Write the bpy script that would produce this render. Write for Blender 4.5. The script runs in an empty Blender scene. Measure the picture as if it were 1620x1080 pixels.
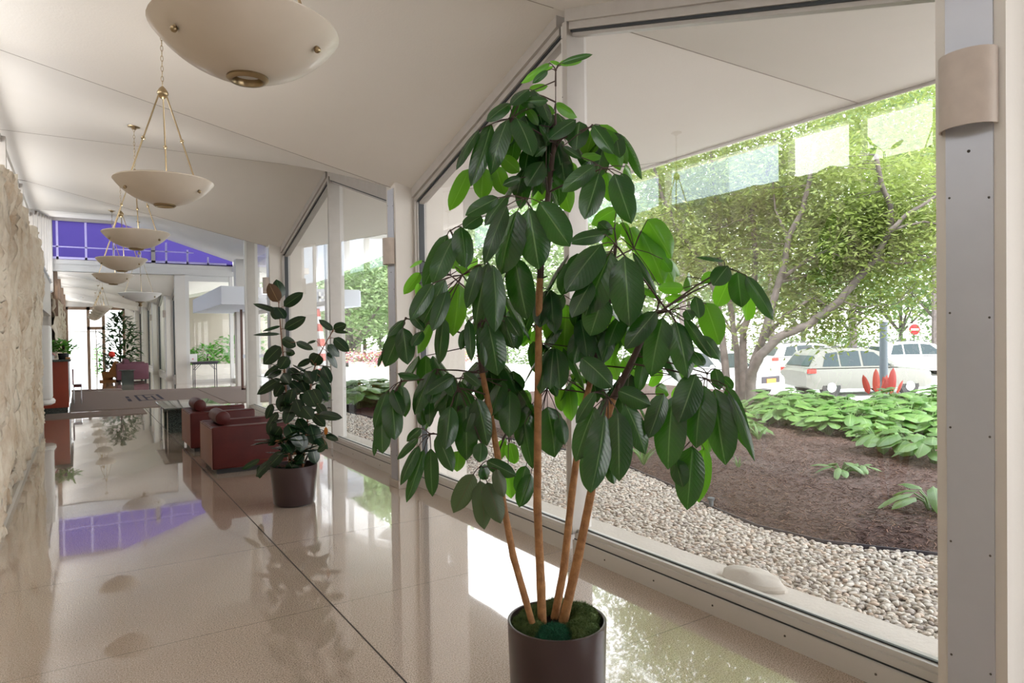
import bpy, math, random
import numpy as np
from mathutils import Vector, Matrix, noise
random.seed(7); rng = np.random.default_rng(7)
C = bpy.context.scene.collection
SC = bpy.context.scene
PI = math.pi

# ------------------------------------------------------------------ camera, world, exposure
FPX, YAW, PIT, ROL, EYE = 1060.65, .5741, -.0139, -.0133, 1.6
_F = Vector((math.sin(YAW)*math.cos(PIT), math.cos(YAW)*math.cos(PIT), math.sin(PIT)))
_R0 = Vector((math.cos(YAW), -math.sin(YAW), 0)); _U0 = _R0.cross(_F)
_R = _R0*math.cos(ROL)+_U0*math.sin(ROL); _U = -_R0*math.sin(ROL)+_U0*math.cos(ROL)
cam_data = bpy.data.cameras.new('camera'); cam = bpy.data.objects.new('camera', cam_data); C.objects.link(cam)
cam_data.sensor_width = 36; cam_data.lens = 36*FPX/1620; cam_data.clip_start = .05; cam_data.clip_end = 400
m3 = Matrix((_R, _U, -_F)).transposed().to_4x4(); m3.translation = Vector((0, 0, EYE)); cam.matrix_world = m3
SC.camera = cam

world = bpy.data.worlds.new('sky'); SC.world = world; world.use_nodes = True
wn = world.node_tree.nodes; wl = world.node_tree.links; wn.clear()
wo = wn.new('ShaderNodeOutputWorld'); wb = wn.new('ShaderNodeBackground'); wl.new(wb.outputs[0], wo.inputs[0])
wtc = wn.new('ShaderNodeTexCoord'); wsp = wn.new('ShaderNodeSeparateXYZ'); wrp = wn.new('ShaderNodeValToRGB')
wl.new(wtc.outputs['Generated'], wsp.inputs[0]); wl.new(wsp.outputs['Z'], wrp.inputs[0]); wl.new(wrp.outputs[0], wb.inputs[0])
wrp.color_ramp.elements[0].position = 0; wrp.color_ramp.elements[0].color = (1, .985, .96, 1)
wrp.color_ramp.elements[1].position = .8; wrp.color_ramp.elements[1].color = (.86, .93, 1, 1)
wb.inputs[1].default_value = 2.6
sun_d = bpy.data.lights.new('sun', 'SUN'); sun_d.energy = 2.2; sun_d.angle = math.radians(8); sun_d.color = (1, .96, .9)
sun = bpy.data.objects.new('sun', sun_d); C.objects.link(sun)
sun.rotation_euler = Vector((-.45, -.5, .9)).normalized().to_track_quat('Z', 'Y').to_euler()   # light comes from behind the left side
SC.view_settings.view_transform = 'Standard'; SC.view_settings.look = 'None'
SC.view_settings.exposure = 1.2; SC.view_settings.gamma = 1; SC.view_settings.use_curve_mapping = False
SC.cycles.max_bounces = 10; SC.cycles.diffuse_bounces = 6; SC.cycles.transparent_max_bounces = 24
SC.cycles.sample_clamp_indirect = 8; SC.cycles.caustics_reflective = False; SC.cycles.caustics_refractive = False
LAMP_POWER = 1.6

def at(px, py, d): return Vector((0, 0, EYE)) + (_F + _R*((px-810)/FPX) + _U*((540-py)/FPX))*d
def hit(px, py, ax, v):
    r = _F + _R*((px-810)/FPX) + _U*((540-py)/FPX); o = Vector((0, 0, EYE)); i = 'XYZ'.index(ax)
    return o + r*((v-o[i])/r[i])

# ------------------------------------------------------------------ materials
MATS = {}
def mat(name, col, rough=.6, metal=0, spec=.5, bump=None, var=None, coat=0, alpha=None, emit=None, rnd=None, sheen=0):
    """bump=(scale,strength) noise bump; var=(scale,colour2,contrast) noise colour; rnd=[colours] per island"""
    m = bpy.data.materials.new(name); m.use_nodes = True; nt = m.node_tree; n = nt.nodes; l = nt.links
    b = n['Principled BSDF']; b.inputs['Base Color'].default_value = (*col, 1); b.inputs['Roughness'].default_value = rough
    b.inputs['Metallic'].default_value = metal; b.inputs['Specular IOR Level'].default_value = spec; b.inputs['Coat Weight'].default_value = coat
    tc = n.new('ShaderNodeTexCoord')
    if var:
        nz = n.new('ShaderNodeTexNoise'); nz.inputs['Scale'].default_value = var[0]; nz.inputs['Detail'].default_value = 5
        l.new(tc.outputs['Object'], nz.inputs['Vector'])
        r = n.new('ShaderNodeValToRGB'); c = var[2] if len(var) > 2 else .15
        r.color_ramp.elements[0].position = .5-c; r.color_ramp.elements[0].color = (*col, 1)
        r.color_ramp.elements[1].position = .5+c; r.color_ramp.elements[1].color = (*var[1], 1)
        l.new(nz.outputs['Fac'], r.inputs[0]); l.new(r.outputs[0], b.inputs['Base Color'])
    if rnd:
        g = n.new('ShaderNodeNewGeometry'); r = n.new('ShaderNodeValToRGB'); r.color_ramp.interpolation = 'LINEAR'
        els = r.color_ramp.elements
        for i, cc in enumerate(rnd):
            e = els[i] if i < 2 else els.new(i/(len(rnd)-1)); e.position = i/(len(rnd)-1); e.color = (*cc, 1)
        l.new(g.outputs['Random Per Island'], r.inputs[0]); l.new(r.outputs[0], b.inputs['Base Color'])
    if bump:
        nz = n.new('ShaderNodeTexNoise'); nz.inputs['Scale'].default_value = bump[0]; nz.inputs['Detail'].default_value = 6
        l.new(tc.outputs['Object'], nz.inputs['Vector'])
        bp = n.new('ShaderNodeBump'); bp.inputs['Strength'].default_value = bump[1]; bp.inputs['Distance'].default_value = .01
        l.new(nz.outputs['Fac'], bp.inputs['Height']); l.new(bp.outputs[0], b.inputs['Normal'])
    if emit: b.inputs['Emission Color'].default_value = (*emit[0], 1); b.inputs['Emission Strength'].default_value = emit[1]
    MATS[name] = m; return m

mat('plaster', (.80, .765, .725), .85, bump=(60, .12), var=(1.5, (.77, .735, .69), .3))
mat('floor_joint', (.07, .06, .055), .6, spec=.1)
mat('joint_dark', (.30, .26, .23), .9)
mat('cream_paint', (.68, .645, .60), .7, bump=(40, .08), var=(2, (.64, .605, .56), .3))
mat('white_paint', (.66, .645, .625), .45, bump=(80, .05))
mat('grey_frame', (.50, .47, .44), .45, metal=.1, bump=(80, .05), var=(8, (.44, .41, .38), .3))
mat('gasket', (.03, .035, .04), .5)
mat('aluminium', (.56, .58, .64), .42, metal=.25, var=(6, (.52, .54, .60), .3))
mat('screw', (.12, .11, .10), .5, metal=.8)
mat('alabaster', (.56, .48, .42), .5, bump=(25, .12), var=(14, (.48, .41, .36), .25))
mat('bowl', (.66, .59, .51), .38, bump=(12, .05), var=(4, (.57, .50, .42), .3), coat=.2)
mat('bowl_white', (.88, .87, .85), .4, var=(4, (.82, .8, .77), .3))
mat('brass', (.46, .36, .22), .3, metal=1, var=(9, (.32, .24, .14), .3))
mat('concrete', (.62, .58, .53), .9, bump=(35, .4), var=(3, (.54, .50, .46), .3))
mat('ext_wall', (.52, .45, .39), .85, bump=(20, .2), var=(.9, (.45, .39, .34), .25))
mat('carpet', (.30, .225, .195), .98, bump=(220, .7), var=(260, (.21, .155, .135), .2))
mat('carpet_dark', (.035, .03, .05), .98, bump=(220, .5))
mat('leather', (.058, .008, .008), .45, bump=(70, .10), var=(4, (.10, .015, .014), .3), spec=.35)
mat('leather_tan', (.26, .13, .105), .5, bump=(70, .15))
mat('leather_purple', (.16, .055, .085), .5, bump=(70, .15))
mat('granite', (.012, .018, .018), .12, var=(90, (.09, .11, .10), .12), coat=.4)
mat('pot_brown', (.045, .026, .028), .3, bump=(6, .06), coat=.15)
mat('pot_inner', (.02, .015, .015), .8)
mat('black', (.012, .012, .014), .5)
mat('black_plastic', (.05, .045, .06), .6)
mat('moss', (.05, .10, .025), .95, bump=(60, 1), var=(22, (.14, .20, .07), .2))
mat('moss_teal', (.010, .10, .05), .95, bump=(60, 1))
mat('soil', (.03, .018, .012), .95, bump=(50, 1))
mat('cherry', (.33, .05, .022), .3, var=(3, (.22, .03, .015), .3), coat=.4)
mat('bronze', (.10, .055, .045), .4, metal=.6)
mat('brown_frame', (.23, .15, .10), .5)
mat('trunk_tan', (.46, .24, .10), .75, bump=(90, .5), var=(26, (.26, .12, .05), .2))
mat('stem_brown', (.055, .03, .022), .7)
mat('stem_red', (.19, .075, .03), .7)
mat('bark', (.17, .145, .135), .9, bump=(22, .8), var=(8, (.09, .075, .072), .2))
mat('canopy_panel', (.56, .58, .66), .5)
mat('street', (.78, .77, .75), .9, bump=(8, .2))
mat('pale_walk', (.80, .79, .77), .9, bump=(8, .2))
mat('car_silver', (.15, .15, .13), .35, coat=.2)
mat('car_white', (.5, .5, .5), .3, coat=.6)
mat('car_glass', (.03, .045, .05), .12, spec=.3)
mat('tyre', (.03, .03, .03), .8)
mat('chrome', (.7, .7, .72), .15, metal=1)
mat('red_light', (.6, .03, .02), .3)
mat('plate_orange', (.75, .30, .05), .5)
mat('post_grey', (.11, .135, .155), .6)
mat('sign_red', (.65, .03, .04), .5)
mat('white', (.85, .85, .85), .5)
mat('pink', (.75, .3, .32), .6)
mat('paper', (.85, .85, .85), .8)
mat('flag_red', (.62, .10, .07), .8)
mat('flag_white', (.8, .78, .76), .8)
mat('flag_gold', (.6, .35, .06), .7)
mat('flag_blue', (.05, .07, .2), .8)
mat('wood', (.40, .19, .06), .5)
mat('flower_red', (.8, .05, .03), .6)
mat('flowers_mixed', (.7, .3, .4), .8, rnd=[(.75, .25, .4), (.8, .75, .75), (.2, .4, .1), (.7, .1, .25), (.3, .5, .15)])
mat('pebble', (.5, .45, .4), .75, rnd=[(.60, .56, .50), (.46, .40, .34), (.70, .67, .62), (.38, .35, .32), (.62, .50, .41), (.66, .63, .57), (.30, .26, .24)])
mat('mulch', (.045, .025, .02), .95, bump=(45, 1), var=(30, (.11, .062, .05), .2))
mat('chip', (.2, .1, .07), .95, rnd=[(.05, .026, .022), (.12, .07, .058), (.20, .125, .10), (.075, .04, .033), (.30, .18, .13), (.09, .06, .055), (.14, .08, .065)])
mat('boulder', (.56, .52, .47), .9, bump=(9, .6), var=(4, (.46, .43, .39), .3))

def glass_mat(name, tint=(1, 1, 1), refl=.07):
    m = bpy.data.materials.new(name); m.use_nodes = True; n = m.node_tree.nodes; l = m.node_tree.links; n.clear()
    o = n.new('ShaderNodeOutputMaterial'); t = n.new('ShaderNodeBsdfTransparent'); g = n.new('ShaderNodeBsdfGlossy'); mx = n.new('ShaderNodeMixShader')
    t.inputs[0].default_value = (*tint, 1); g.inputs['Roughness'].default_value = 0; g.inputs['Color'].default_value = (1, 1, 1, 1)
    f = n.new('ShaderNodeFresnel'); f.inputs['IOR'].default_value = 1.45
    ad = n.new('ShaderNodeMath'); ad.operation = 'MULTIPLY'; ad.inputs[1].default_value = refl/.034
    l.new(f.outputs[0], ad.inputs[0]); cl = n.new('ShaderNodeMath'); cl.operation = 'MINIMUM'; cl.inputs[1].default_value = .9
    cl.inputs[1].default_value = .20 if refl > .05 else .07
    l.new(ad.outputs[0], cl.inputs[0]); l.new(cl.outputs[0], mx.inputs[0]); l.new(t.outputs[0], mx.inputs[1]); l.new(g.outputs[0], mx.inputs[2]); l.new(mx.outputs[0], o.inputs[0])
    MATS[name] = m
glass_mat('glass'); glass_mat('clear_glass', refl=.034)
def purple_mat():
    m = bpy.data.materials.new('purple_glass'); m.use_nodes = True; n = m.node_tree.nodes; l = m.node_tree.links; n.clear()
    o = n.new('ShaderNodeOutputMaterial'); t = n.new('ShaderNodeBsdfTransparent'); t.inputs[0].default_value = (.16, .14, .30, 1)
    g = n.new('ShaderNodeBsdfTranslucent'); g.inputs['Color'].default_value = (.19, .16, .34, 1); mx = n.new('ShaderNodeMixShader'); mx.inputs[0].default_value = .75
    l.new(t.outputs[0], mx.inputs[1]); l.new(g.outputs[0], mx.inputs[2]); l.new(mx.outputs[0], o.inputs[0]); MATS['purple_glass'] = m
purple_mat()

def floor_mat():
    m = mat('terrazzo', (.5, .44, .38), .07, spec=.6); nt = m.node_tree; n = nt.nodes; l = nt.links; b = n['Principled BSDF']
    g = n.new('ShaderNodeNewGeometry')
    n1 = n.new('ShaderNodeTexNoise'); n1.inputs['Scale'].default_value = 150; n1.inputs['Detail'].default_value = 4; n1.inputs['Roughness'].default_value = .7
    n2 = n.new('ShaderNodeTexNoise'); n2.inputs['Scale'].default_value = 1.1; n2.inputs['Detail'].default_value = 3
    l.new(g.outputs['Position'], n1.inputs['Vector']); l.new(g.outputs['Position'], n2.inputs['Vector'])
    r = n.new('ShaderNodeValToRGB'); e = r.color_ramp.elements
    e[0].position = .36; e[0].color = (.12, .085, .06, 1); e[1].position = .60; e[1].color = (.68, .565, .48, 1)
    x = e.new(.47); x.color = (.47, .37, .305, 1)
    l.new(n1.outputs['Fac'], r.inputs[0])
    sp = n.new('ShaderNodeSeparateXYZ'); l.new(g.outputs['Position'], sp.inputs[0])
    def math_(op, a, v): 
        q = n.new('ShaderNodeMath'); q.operation = op; l.new(a, q.inputs[0]); q.inputs[1].default_value = v; return q.outputs[0]
    # cross joints every 1.363 m
    ym = math_('FLOORED_MODULO', math_('SUBTRACT', sp.outputs['Y'], 2.538-1.363*6), 1.363)
    j = math_('LESS_THAN', ym, .0045)
    mx = n.new('ShaderNodeMix'); mx.data_type = 'RGBA'; l.new(r.outputs[0], mx.inputs['A']); mx.inputs['B'].default_value = (.20, .17, .15, 1); l.new(j, mx.inputs['Factor'])
    mp = n.new('ShaderNodeMix'); mp.data_type = 'RGBA'; mp.blend_type = 'MULTIPLY'; mp.inputs['Factor'].default_value = .35
    r2 = n.new('ShaderNodeValToRGB'); r2.color_ramp.elements[0].color = (.75, .75, .75, 1); r2.color_ramp.elements[0].position = .3; r2.color_ramp.elements[1].position = .7
    l.new(n2.outputs['Fac'], r2.inputs[0]); l.new(mx.outputs['Result'], mp.inputs['A']); l.new(r2.outputs[0], mp.inputs['B']); l.new(mp.outputs['Result'], b.inputs['Base Color'])
    b.inputs['Coat Weight'].default_value = .9; b.inputs['Coat Roughness'].default_value = .015; b.inputs['Coat IOR'].default_value = 1.62
    n3 = n.new('ShaderNodeTexNoise'); n3.inputs['Scale'].default_value = 2.2; n3.inputs['Detail'].default_value = 1
    l.new(g.outputs['Position'], n3.inputs['Vector'])
    bp = n.new('ShaderNodeBump'); bp.inputs['Strength'].default_value = .035; bp.inputs['Distance'].default_value = .02
    l.new(n3.outputs['Fac'], bp.inputs['Height']); l.new(bp.outputs[0], b.inputs['Coat Normal']); l.new(bp.outputs[0], b.inputs['Normal'])
floor_mat()

def stone_mat():
    m = mat('rough_stone', (.70, .61, .50), .95); n = m.node_tree.nodes; l = m.node_tree.links; b = n['Principled BSDF']
    g = n.new('ShaderNodeNewGeometry'); n1 = n.new('ShaderNodeTexNoise'); n1.inputs['Scale'].default_value = 4.5; n1.inputs['Detail'].default_value = 7; n1.inputs['Roughness'].default_value = .65
    mp = n.new('ShaderNodeMapping'); mp.inputs['Scale'].default_value = (1, 1, .45); l.new(g.outputs['Position'], mp.inputs[0]); l.new(mp.outputs[0], n1.inputs['Vector'])
    r = n.new('ShaderNodeValToRGB'); e = r.color_ramp.elements; e[0].position = .3; e[0].color = (.48, .35, .235, 1); e[1].position = .56; e[1].color = (.73, .655, .55, 1)
    l.new(n1.outputs['Fac'], r.inputs[0]); l.new(r.outputs[0], b.inputs['Base Color'])
    bp = n.new('ShaderNodeBump'); bp.inputs['Strength'].default_value = .8; bp.inputs['Distance'].default_value = .03
    n2 = n.new('ShaderNodeTexNoise'); n2.inputs['Scale'].default_value = 22; n2.inputs['Detail'].default_value = 6; l.new(mp.outputs[0], n2.inputs['Vector'])
    l.new(n2.outputs['Fac'], bp.inputs['Height']); l.new(bp.outputs[0], b.inputs['Normal'])
stone_mat()

def leaf_mat(name, dark, light, rib, rough=.3, trans=.25, tcol=None, coat=.0, rnd=.0):
    """u across (0..1, rib at .5), v along the leaf"""
    m = bpy.data.materials.new(name); m.use_nodes = True; n = m.node_tree.nodes; l = m.node_tree.links
    b = n['Principled BSDF']; o = n['Material Output']; uv = n.new('ShaderNodeUVMap'); sp = n.new('ShaderNodeSeparateXYZ'); l.new(uv.outputs[0], sp.inputs[0])
    def mt(op, a, v=None, bb=None):
        q = n.new('ShaderNodeMath'); q.operation = op; l.new(a, q.inputs[0])
        if bb is not None: l.new(bb, q.inputs[1])
        elif v is not None: q.inputs[1].default_value = v
        return q.outputs[0]
    d = mt('ABSOLUTE', mt('SUBTRACT', sp.outputs['X'], .5))
    midrib = mt('LESS_THAN', d, .022)
    side = mt('MULTIPLY', mt('LESS_THAN', mt('FLOORED_MODULO', mt('SUBTRACT', mt('MULTIPLY', sp.outputs['Y'], 13), None, mt('MULTIPLY', d, 6)), 1), .06), .22)
    vein = mt('MAXIMUM', midrib, None, side)
    g = n.new('ShaderNodeNewGeometry'); rr = n.new('ShaderNodeMix'); rr.data_type = 'RGBA'
    rr.inputs['A'].default_value = (*dark, 1); rr.inputs['B'].default_value = (*light, 1); l.new(g.outputs['Random Per Island'], rr.inputs['Factor'])
    mx = n.new('ShaderNodeMix'); mx.data_type = 'RGBA'; l.new(rr.outputs['Result'], mx.inputs['A']); mx.inputs['B'].default_value = (*rib, 1); l.new(vein, mx.inputs['Factor'])
    l.new(mx.outputs['Result'], b.inputs['Base Color']); b.inputs['Roughness'].default_value = rough; b.inputs['Coat Weight'].default_value = coat; b.inputs['Coat Roughness'].default_value = .15
    bp = n.new('ShaderNodeBump'); bp.inputs['Strength'].default_value = .28; bp.inputs['Distance'].default_value = .005; bp.invert = True
    w = mt('PINGPONG', mt('SUBTRACT', mt('MULTIPLY', sp.outputs['Y'], 13), None, mt('MULTIPLY', d, 6)), .5)
    l.new(mt('MAXIMUM', mt('SUBTRACT', w, .2), None, midrib), bp.inputs['Height']); bp.invert = False; l.new(bp.outputs[0], b.inputs['Normal'])
    t = n.new('ShaderNodeBsdfTranslucent'); t.inputs[0].default_value = (*(tcol or light), 1); ms = n.new('ShaderNodeMixShader'); ms.inputs[0].default_value = trans
    l.new(b.outputs[0], ms.inputs[1]); l.new(t.outputs[0], ms.inputs[2]); l.new(ms.outputs[0], o.inputs[0]); MATS[name] = m
leaf_mat('umbrella_leaf', (.005, .034, .010), (.010, .060, .014), (.13, .24, .09), .22, .22, (.10, .36, .02), coat=.3)
leaf_mat('rubber_leaf', (.005, .018, .010), (.008, .030, .014), (.07, .13, .05), .18, .07, (.06, .2, .02))
leaf_mat('rubber_leaf_brown', (.07, .035, .015), (.09, .045, .02), (.25, .17, .08), .3, .1, (.2, .1, .02))
leaf_mat('hosta_leaf', (.075, .165, .04), (.14, .26, .065), (.22, .34, .13), .4, .25, (.20, .42, .08))
leaf_mat('tree_leaf', (.14, .18, .05), (.28, .33, .115), (.28, .33, .115), .6, .42, (.34, .44, .11))
leaf_mat('far_leaf', (.12, .19, .085), (.24, .33, .15), (.24, .33, .15), .6, .3, (.26, .40, .13))
leaf_mat('dark_leaf', (.010, .035, .014), (.03, .10, .03), (.06, .15, .06), .35, .15, (.1, .3, .03))
leaf_mat('bright_leaf', (.06, .22, .03), (.14, .40, .06), (.2, .45, .1), .4, .3, (.2, .6, .05))
leaf_mat('canna_leaf', (.32, .04, .04), (.42, .09, .06), (.2, .04, .03), .4, .2, (.5, .08, .06))
leaf_mat('umbrella_leaf_backlit', (.028, .12, .014), (.055, .19, .02), (.20, .38, .08), .28, .5, (.26, .70, .03), coat=.3)  # same umbrella leaf, with window backlight put into its brighter colour and translucency
leaf_mat('yellow_leaf', (.35, .10, .01), (.45, .14, .01), (.4, .2, .05), .4, .2, (.7, .25, .02))

# ------------------------------------------------------------------ mesh helpers
class MB:
    def __init__(s): s.v = []; s.f = []; s.uv = None
    def add(s, vs, fs):
        o = len(s.v); s.v += [tuple(v) for v in vs]; s.f += [tuple(i+o for i in f) for f in fs]; return s
    def box(s, x0, x1, y0, y1, z0, z1, bev=0):
        if bev <= 0:
            return s.add([(x, y, z) for z in (z0, z1) for y in (y0, y1) for x in (x0, x1)], [(0, 2, 3, 1), (4, 5, 7, 6), (0, 1, 5, 4), (2, 6, 7, 3), (0, 4, 6, 2), (1, 3, 7, 5)])
        # rounded box: rings of a rounded rectangle in xy, stacked in z with rounded rims
        k = 4; b = min(bev, (x1-x0)/2.01, (y1-y0)/2.01, (z1-z0)/2.01); rings = []
        prof = [(b*(1-math.cos(a)), b*(1-math.sin(a))) for a in [PI/2*i/3 for i in range(4)]]  # inset, dz from end
        zs = [(z0+dz if False else z0+b*(1-math.cos(PI/2*i/3))*0+b*(1-math.sin(PI/2*i/3)), b*(1-math.cos(PI/2*i/3))) for i in range(3, -1, -1)]
        zs = zs + [(z1-(z-z0), ins) for z, ins in reversed(zs)]
        for z, ins in zs:
            ring = []
            for cx, cy, a0 in ((x1-b, y1-b, 0), (x0+b, y1-b, 90), (x0+b, y0+b, 180), (x1-b, y0+b, 270)):
                for i in range(k+1):
                    a = math.radians(a0+90*i/k); r = b-ins; ring.append((cx+r*math.cos(a), cy+r*math.sin(a), z))
            rings.append(ring)
        n = len(rings[0]); vs = [p for r in rings for p in r]; fs = []
        for i in range(len(rings)-1):
            for j in range(n): fs.append((i*n+j, i*n+(j+1) % n, (i+1)*n+(j+1) % n, (i+1)*n+j))
        fs.append(tuple(range(n-1, -1, -1))); fs.append(tuple((len(rings)-1)*n+j for j in range(n)))
        return s.add(vs, fs)
    def tube(s, pts, rad, n=8, cap=True):
        pts = [Vector(p) for p in pts]; rad = rad if isinstance(rad, (list, tuple)) else [rad]*len(pts); vs = []
        up = None
        for i, p in enumerate(pts):
            t = (pts[min(i+1, len(pts)-1)]-pts[max(i-1, 0)]).normalized()
            if up is None: up = Vector((0, 0, 1)) if abs(t.z) < .9 else Vector((1, 0, 0))
            a = t.cross(up)
            if a.length < 1e-4: a = t.cross(Vector((.3, .9, .1)))
            a.normalize(); b = t.cross(a).normalized(); up = -b if False else up
            for j in range(n):
                q = 2*PI*j/n; vs.append(p+a*(rad[i]*math.cos(q))+b*(rad[i]*math.sin(q)))
        fs = []
        for i in range(len(pts)-1):
            for j in range(n): fs.append((i*n+j, i*n+(j+1) % n, (i+1)*n+(j+1) % n, (i+1)*n+j))
        if cap: fs.append(tuple(range(n-1, -1, -1))); fs.append(tuple((len(pts)-1)*n+j for j in range(n)))
        return s.add(vs, fs)
    def lathe(s, prof, c=(0, 0, 0), n=32, axis='Z', closed=False):
        vs = []; fs = []
        for r, z in prof:
            for j in range(n):
                q = 2*PI*j/n
                if axis == 'Z': vs.append((c[0]+r*math.cos(q), c[1]+r*math.sin(q), c[2]+z))
                elif axis == 'X': vs.append((c[0]+z, c[1]+r*math.cos(q), c[2]+r*math.sin(q)))
                else: vs.append((c[0]+r*math.sin(q), c[1]+z, c[2]+r*math.cos(q)))
        for i in range(len(prof)-1):
            for j in range(n): fs.append((i*n+j, i*n+(j+1) % n, (i+1)*n+(j+1) % n, (i+1)*n+j))
        return s.add(vs, fs)
    def sphere(s, c, r, n=12, sq=(1, 1, 1)):
        vs = []; fs = []; k = max(4, n//2)
        for i in range(k+1):
            a = PI*i/k
            for j in range(n): q = 2*PI*j/n; vs.append((c[0]+sq[0]*r*math.sin(a)*math.cos(q), c[1]+sq[1]*r*math.sin(a)*math.sin(q), c[2]-sq[2]*r*math.cos(a)))
        for i in range(k):
            for j in range(n): fs.append((i*n+j, i*n+(j+1) % n, (i+1)*n+(j+1) % n, (i+1)*n+j))
        return s.add(vs, fs)
    def prism(s, poly, axis, a, b):
        """poly: 2D points; axis X -> (y,z), Y -> (x,z), Z -> (x,y); extruded from a to b"""
        def P(p, t): return {'X': (t, p[0], p[1]), 'Y': (p[0], t, p[1]), 'Z': (p[0], p[1], t)}[axis]
        n = len(poly); vs = [P(p, a) for p in poly]+[P(p, b) for p in poly]
        fs = [tuple(range(n-1, -1, -1)), tuple(range(n, 2*n))]+[(i, (i+1) % n, n+(i+1) % n, n+i) for i in range(n)]
        return s.add(vs, fs)
    def build(s, name, material, parent=None, smooth=True, world=True, angle=40, uv=None):
        me = bpy.data.meshes.new(name); vs = s.v
        if parent is not None and world:
            o = parent.get('_org', (0, 0, 0)); vs = [(v[0]-o[0], v[1]-o[1], v[2]-o[2]) for v in vs]
        me.from_pydata(vs, [], s.f); me.materials.append(MATS[material] if isinstance(material, str) else material)
        if uv: 
            ul = me.uv_layers.new(name='UVMap'); ul.data.foreach_set('uv', np.array([uv[i] for f in s.f for i in f], dtype=np.float32).ravel())
        me.update()
        if smooth:
            me.polygons.foreach_set('use_smooth', [True]*len(me.polygons))
            try: me.set_sharp_from_angle(angle=math.radians(angle))
            except Exception: pass
        ob = bpy.data.objects.new(name, me); C.objects.link(ob)
        if parent is not None: ob.parent = parent
        return ob

def tag(o, label=None, cat=None, group=None, kind=None):
    if label: o['label'] = label
    if cat: o['category'] = cat
    if group: o['group'] = group
    if kind: o['kind'] = kind
    return o
def thing(name, label, cat, loc=(0, 0, 0), group=None, kind=None):
    o = bpy.data.objects.new(name, None); C.objects.link(o); o.location = loc; o['_org'] = tuple(loc); o.empty_display_size = .1
    return tag(o, label, cat, group, kind)
def copy_tree(o, parent=None):
    c = o.copy(); C.objects.link(c); c.parent = parent
    for ch in list(o.children): copy_tree(ch, c)
    return c
def np_mesh(name, V, Fq, material, parent=None, uv=None, smooth=False):
    """V (n,3), Fq (m,4) quads or (m,3)"""
    me = bpy.data.meshes.new(name); k = Fq.shape[1]
    me.vertices.add(len(V)); me.vertices.foreach_set('co', V.astype(np.float32).ravel())
    me.loops.add(Fq.size); me.loops.foreach_set('vertex_index', Fq.astype(np.int32).ravel())
    me.polygons.add(len(Fq)); me.polygons.foreach_set('loop_start', np.arange(0, Fq.size, k, dtype=np.int32))
    if uv is not None:
        ul = me.uv_layers.new(name='UVMap'); ul.data.foreach_set('uv', uv[Fq.ravel()].astype(np.float32).ravel())
    if smooth: me.polygons.foreach_set('use_smooth', np.ones(len(Fq), dtype=bool))
    me.update(); me.validate(); me.materials.append(MATS[material])
    ob = bpy.data.objects.new(name, me); C.objects.link(ob)
    if parent is not None: ob.parent = parent
    return ob

class Leaves:
    """collects folded leaf blades with uv; one mesh"""
    def __init__(s, nu=5, nv=8): s.V = []; s.F = []; s.UV = []; s.n = 0; s.nu = nu; s.nv = nv
    def leaf(s, base, tip, w, nrm, sag=.0, fold=.12, shape=1.0, wave=.0, curl=0.):
        base = Vector(base); tip = Vector(tip); L = tip-base; ln = L.length
        if ln < 1e-5: return
        T = L/ln; W = T.cross(Vector(nrm)); 
        if W.length < 1e-3: W = T.orthogonal()
        W.normalize(); N = W.cross(T); nu, nv = s.nu, s.nv
        v = np.linspace(0, 1, nv); u = np.linspace(-1, 1, nu)
        vv_ = np.clip(v, 0, 1)**(.88*shape); prof = (1-np.abs(2*vv_-1)**2.3)**.68; prof = prof*(1-.35*np.clip((v-.82)/.18, 0, 1)**1.5); prof[0] = .05; prof[-1] = .02
        P = np.zeros((nv, nu, 3)); Wn = np.array(W); Tn = np.array(T); Nn = np.array(N); Bn = np.array(base)
        ph = random.random()*6
        for i in range(nv):
            c = Bn+Tn*(ln*v[i])+Nn*(sag*ln*math.sin(PI*v[i])) - Nn*(curl*ln*v[i]**3)
            for j in range(nu):
                P[i, j] = c+Wn*(u[j]*w/2*prof[i])+Nn*(-fold*w*abs(u[j])**1.3*prof[i]+ wave*w*math.sin(v[i]*14+ph+u[j])*abs(u[j]))
        o = s.n; s.V.append(P.reshape(-1, 3)); uu, vv = np.meshgrid((u+1)/2, v); s.UV.append(np.stack([uu, vv], -1).reshape(-1, 2))
        idx = np.arange(nv*nu).reshape(nv, nu)+o; s.F.append(np.stack([idx[:-1, :-1], idx[:-1, 1:], idx[1:, 1:], idx[1:, :-1]], -1).reshape(-1, 4)); s.n += nv*nu
    def build(s, name, material, parent=None, smooth=True):
        V = np.concatenate(s.V)
        if parent is not None: V = V-np.array(parent.get('_org', (0, 0, 0)))
        return np_mesh(name, V, np.concatenate(s.F), material, parent, np.concatenate(s.UV), smooth)

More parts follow.
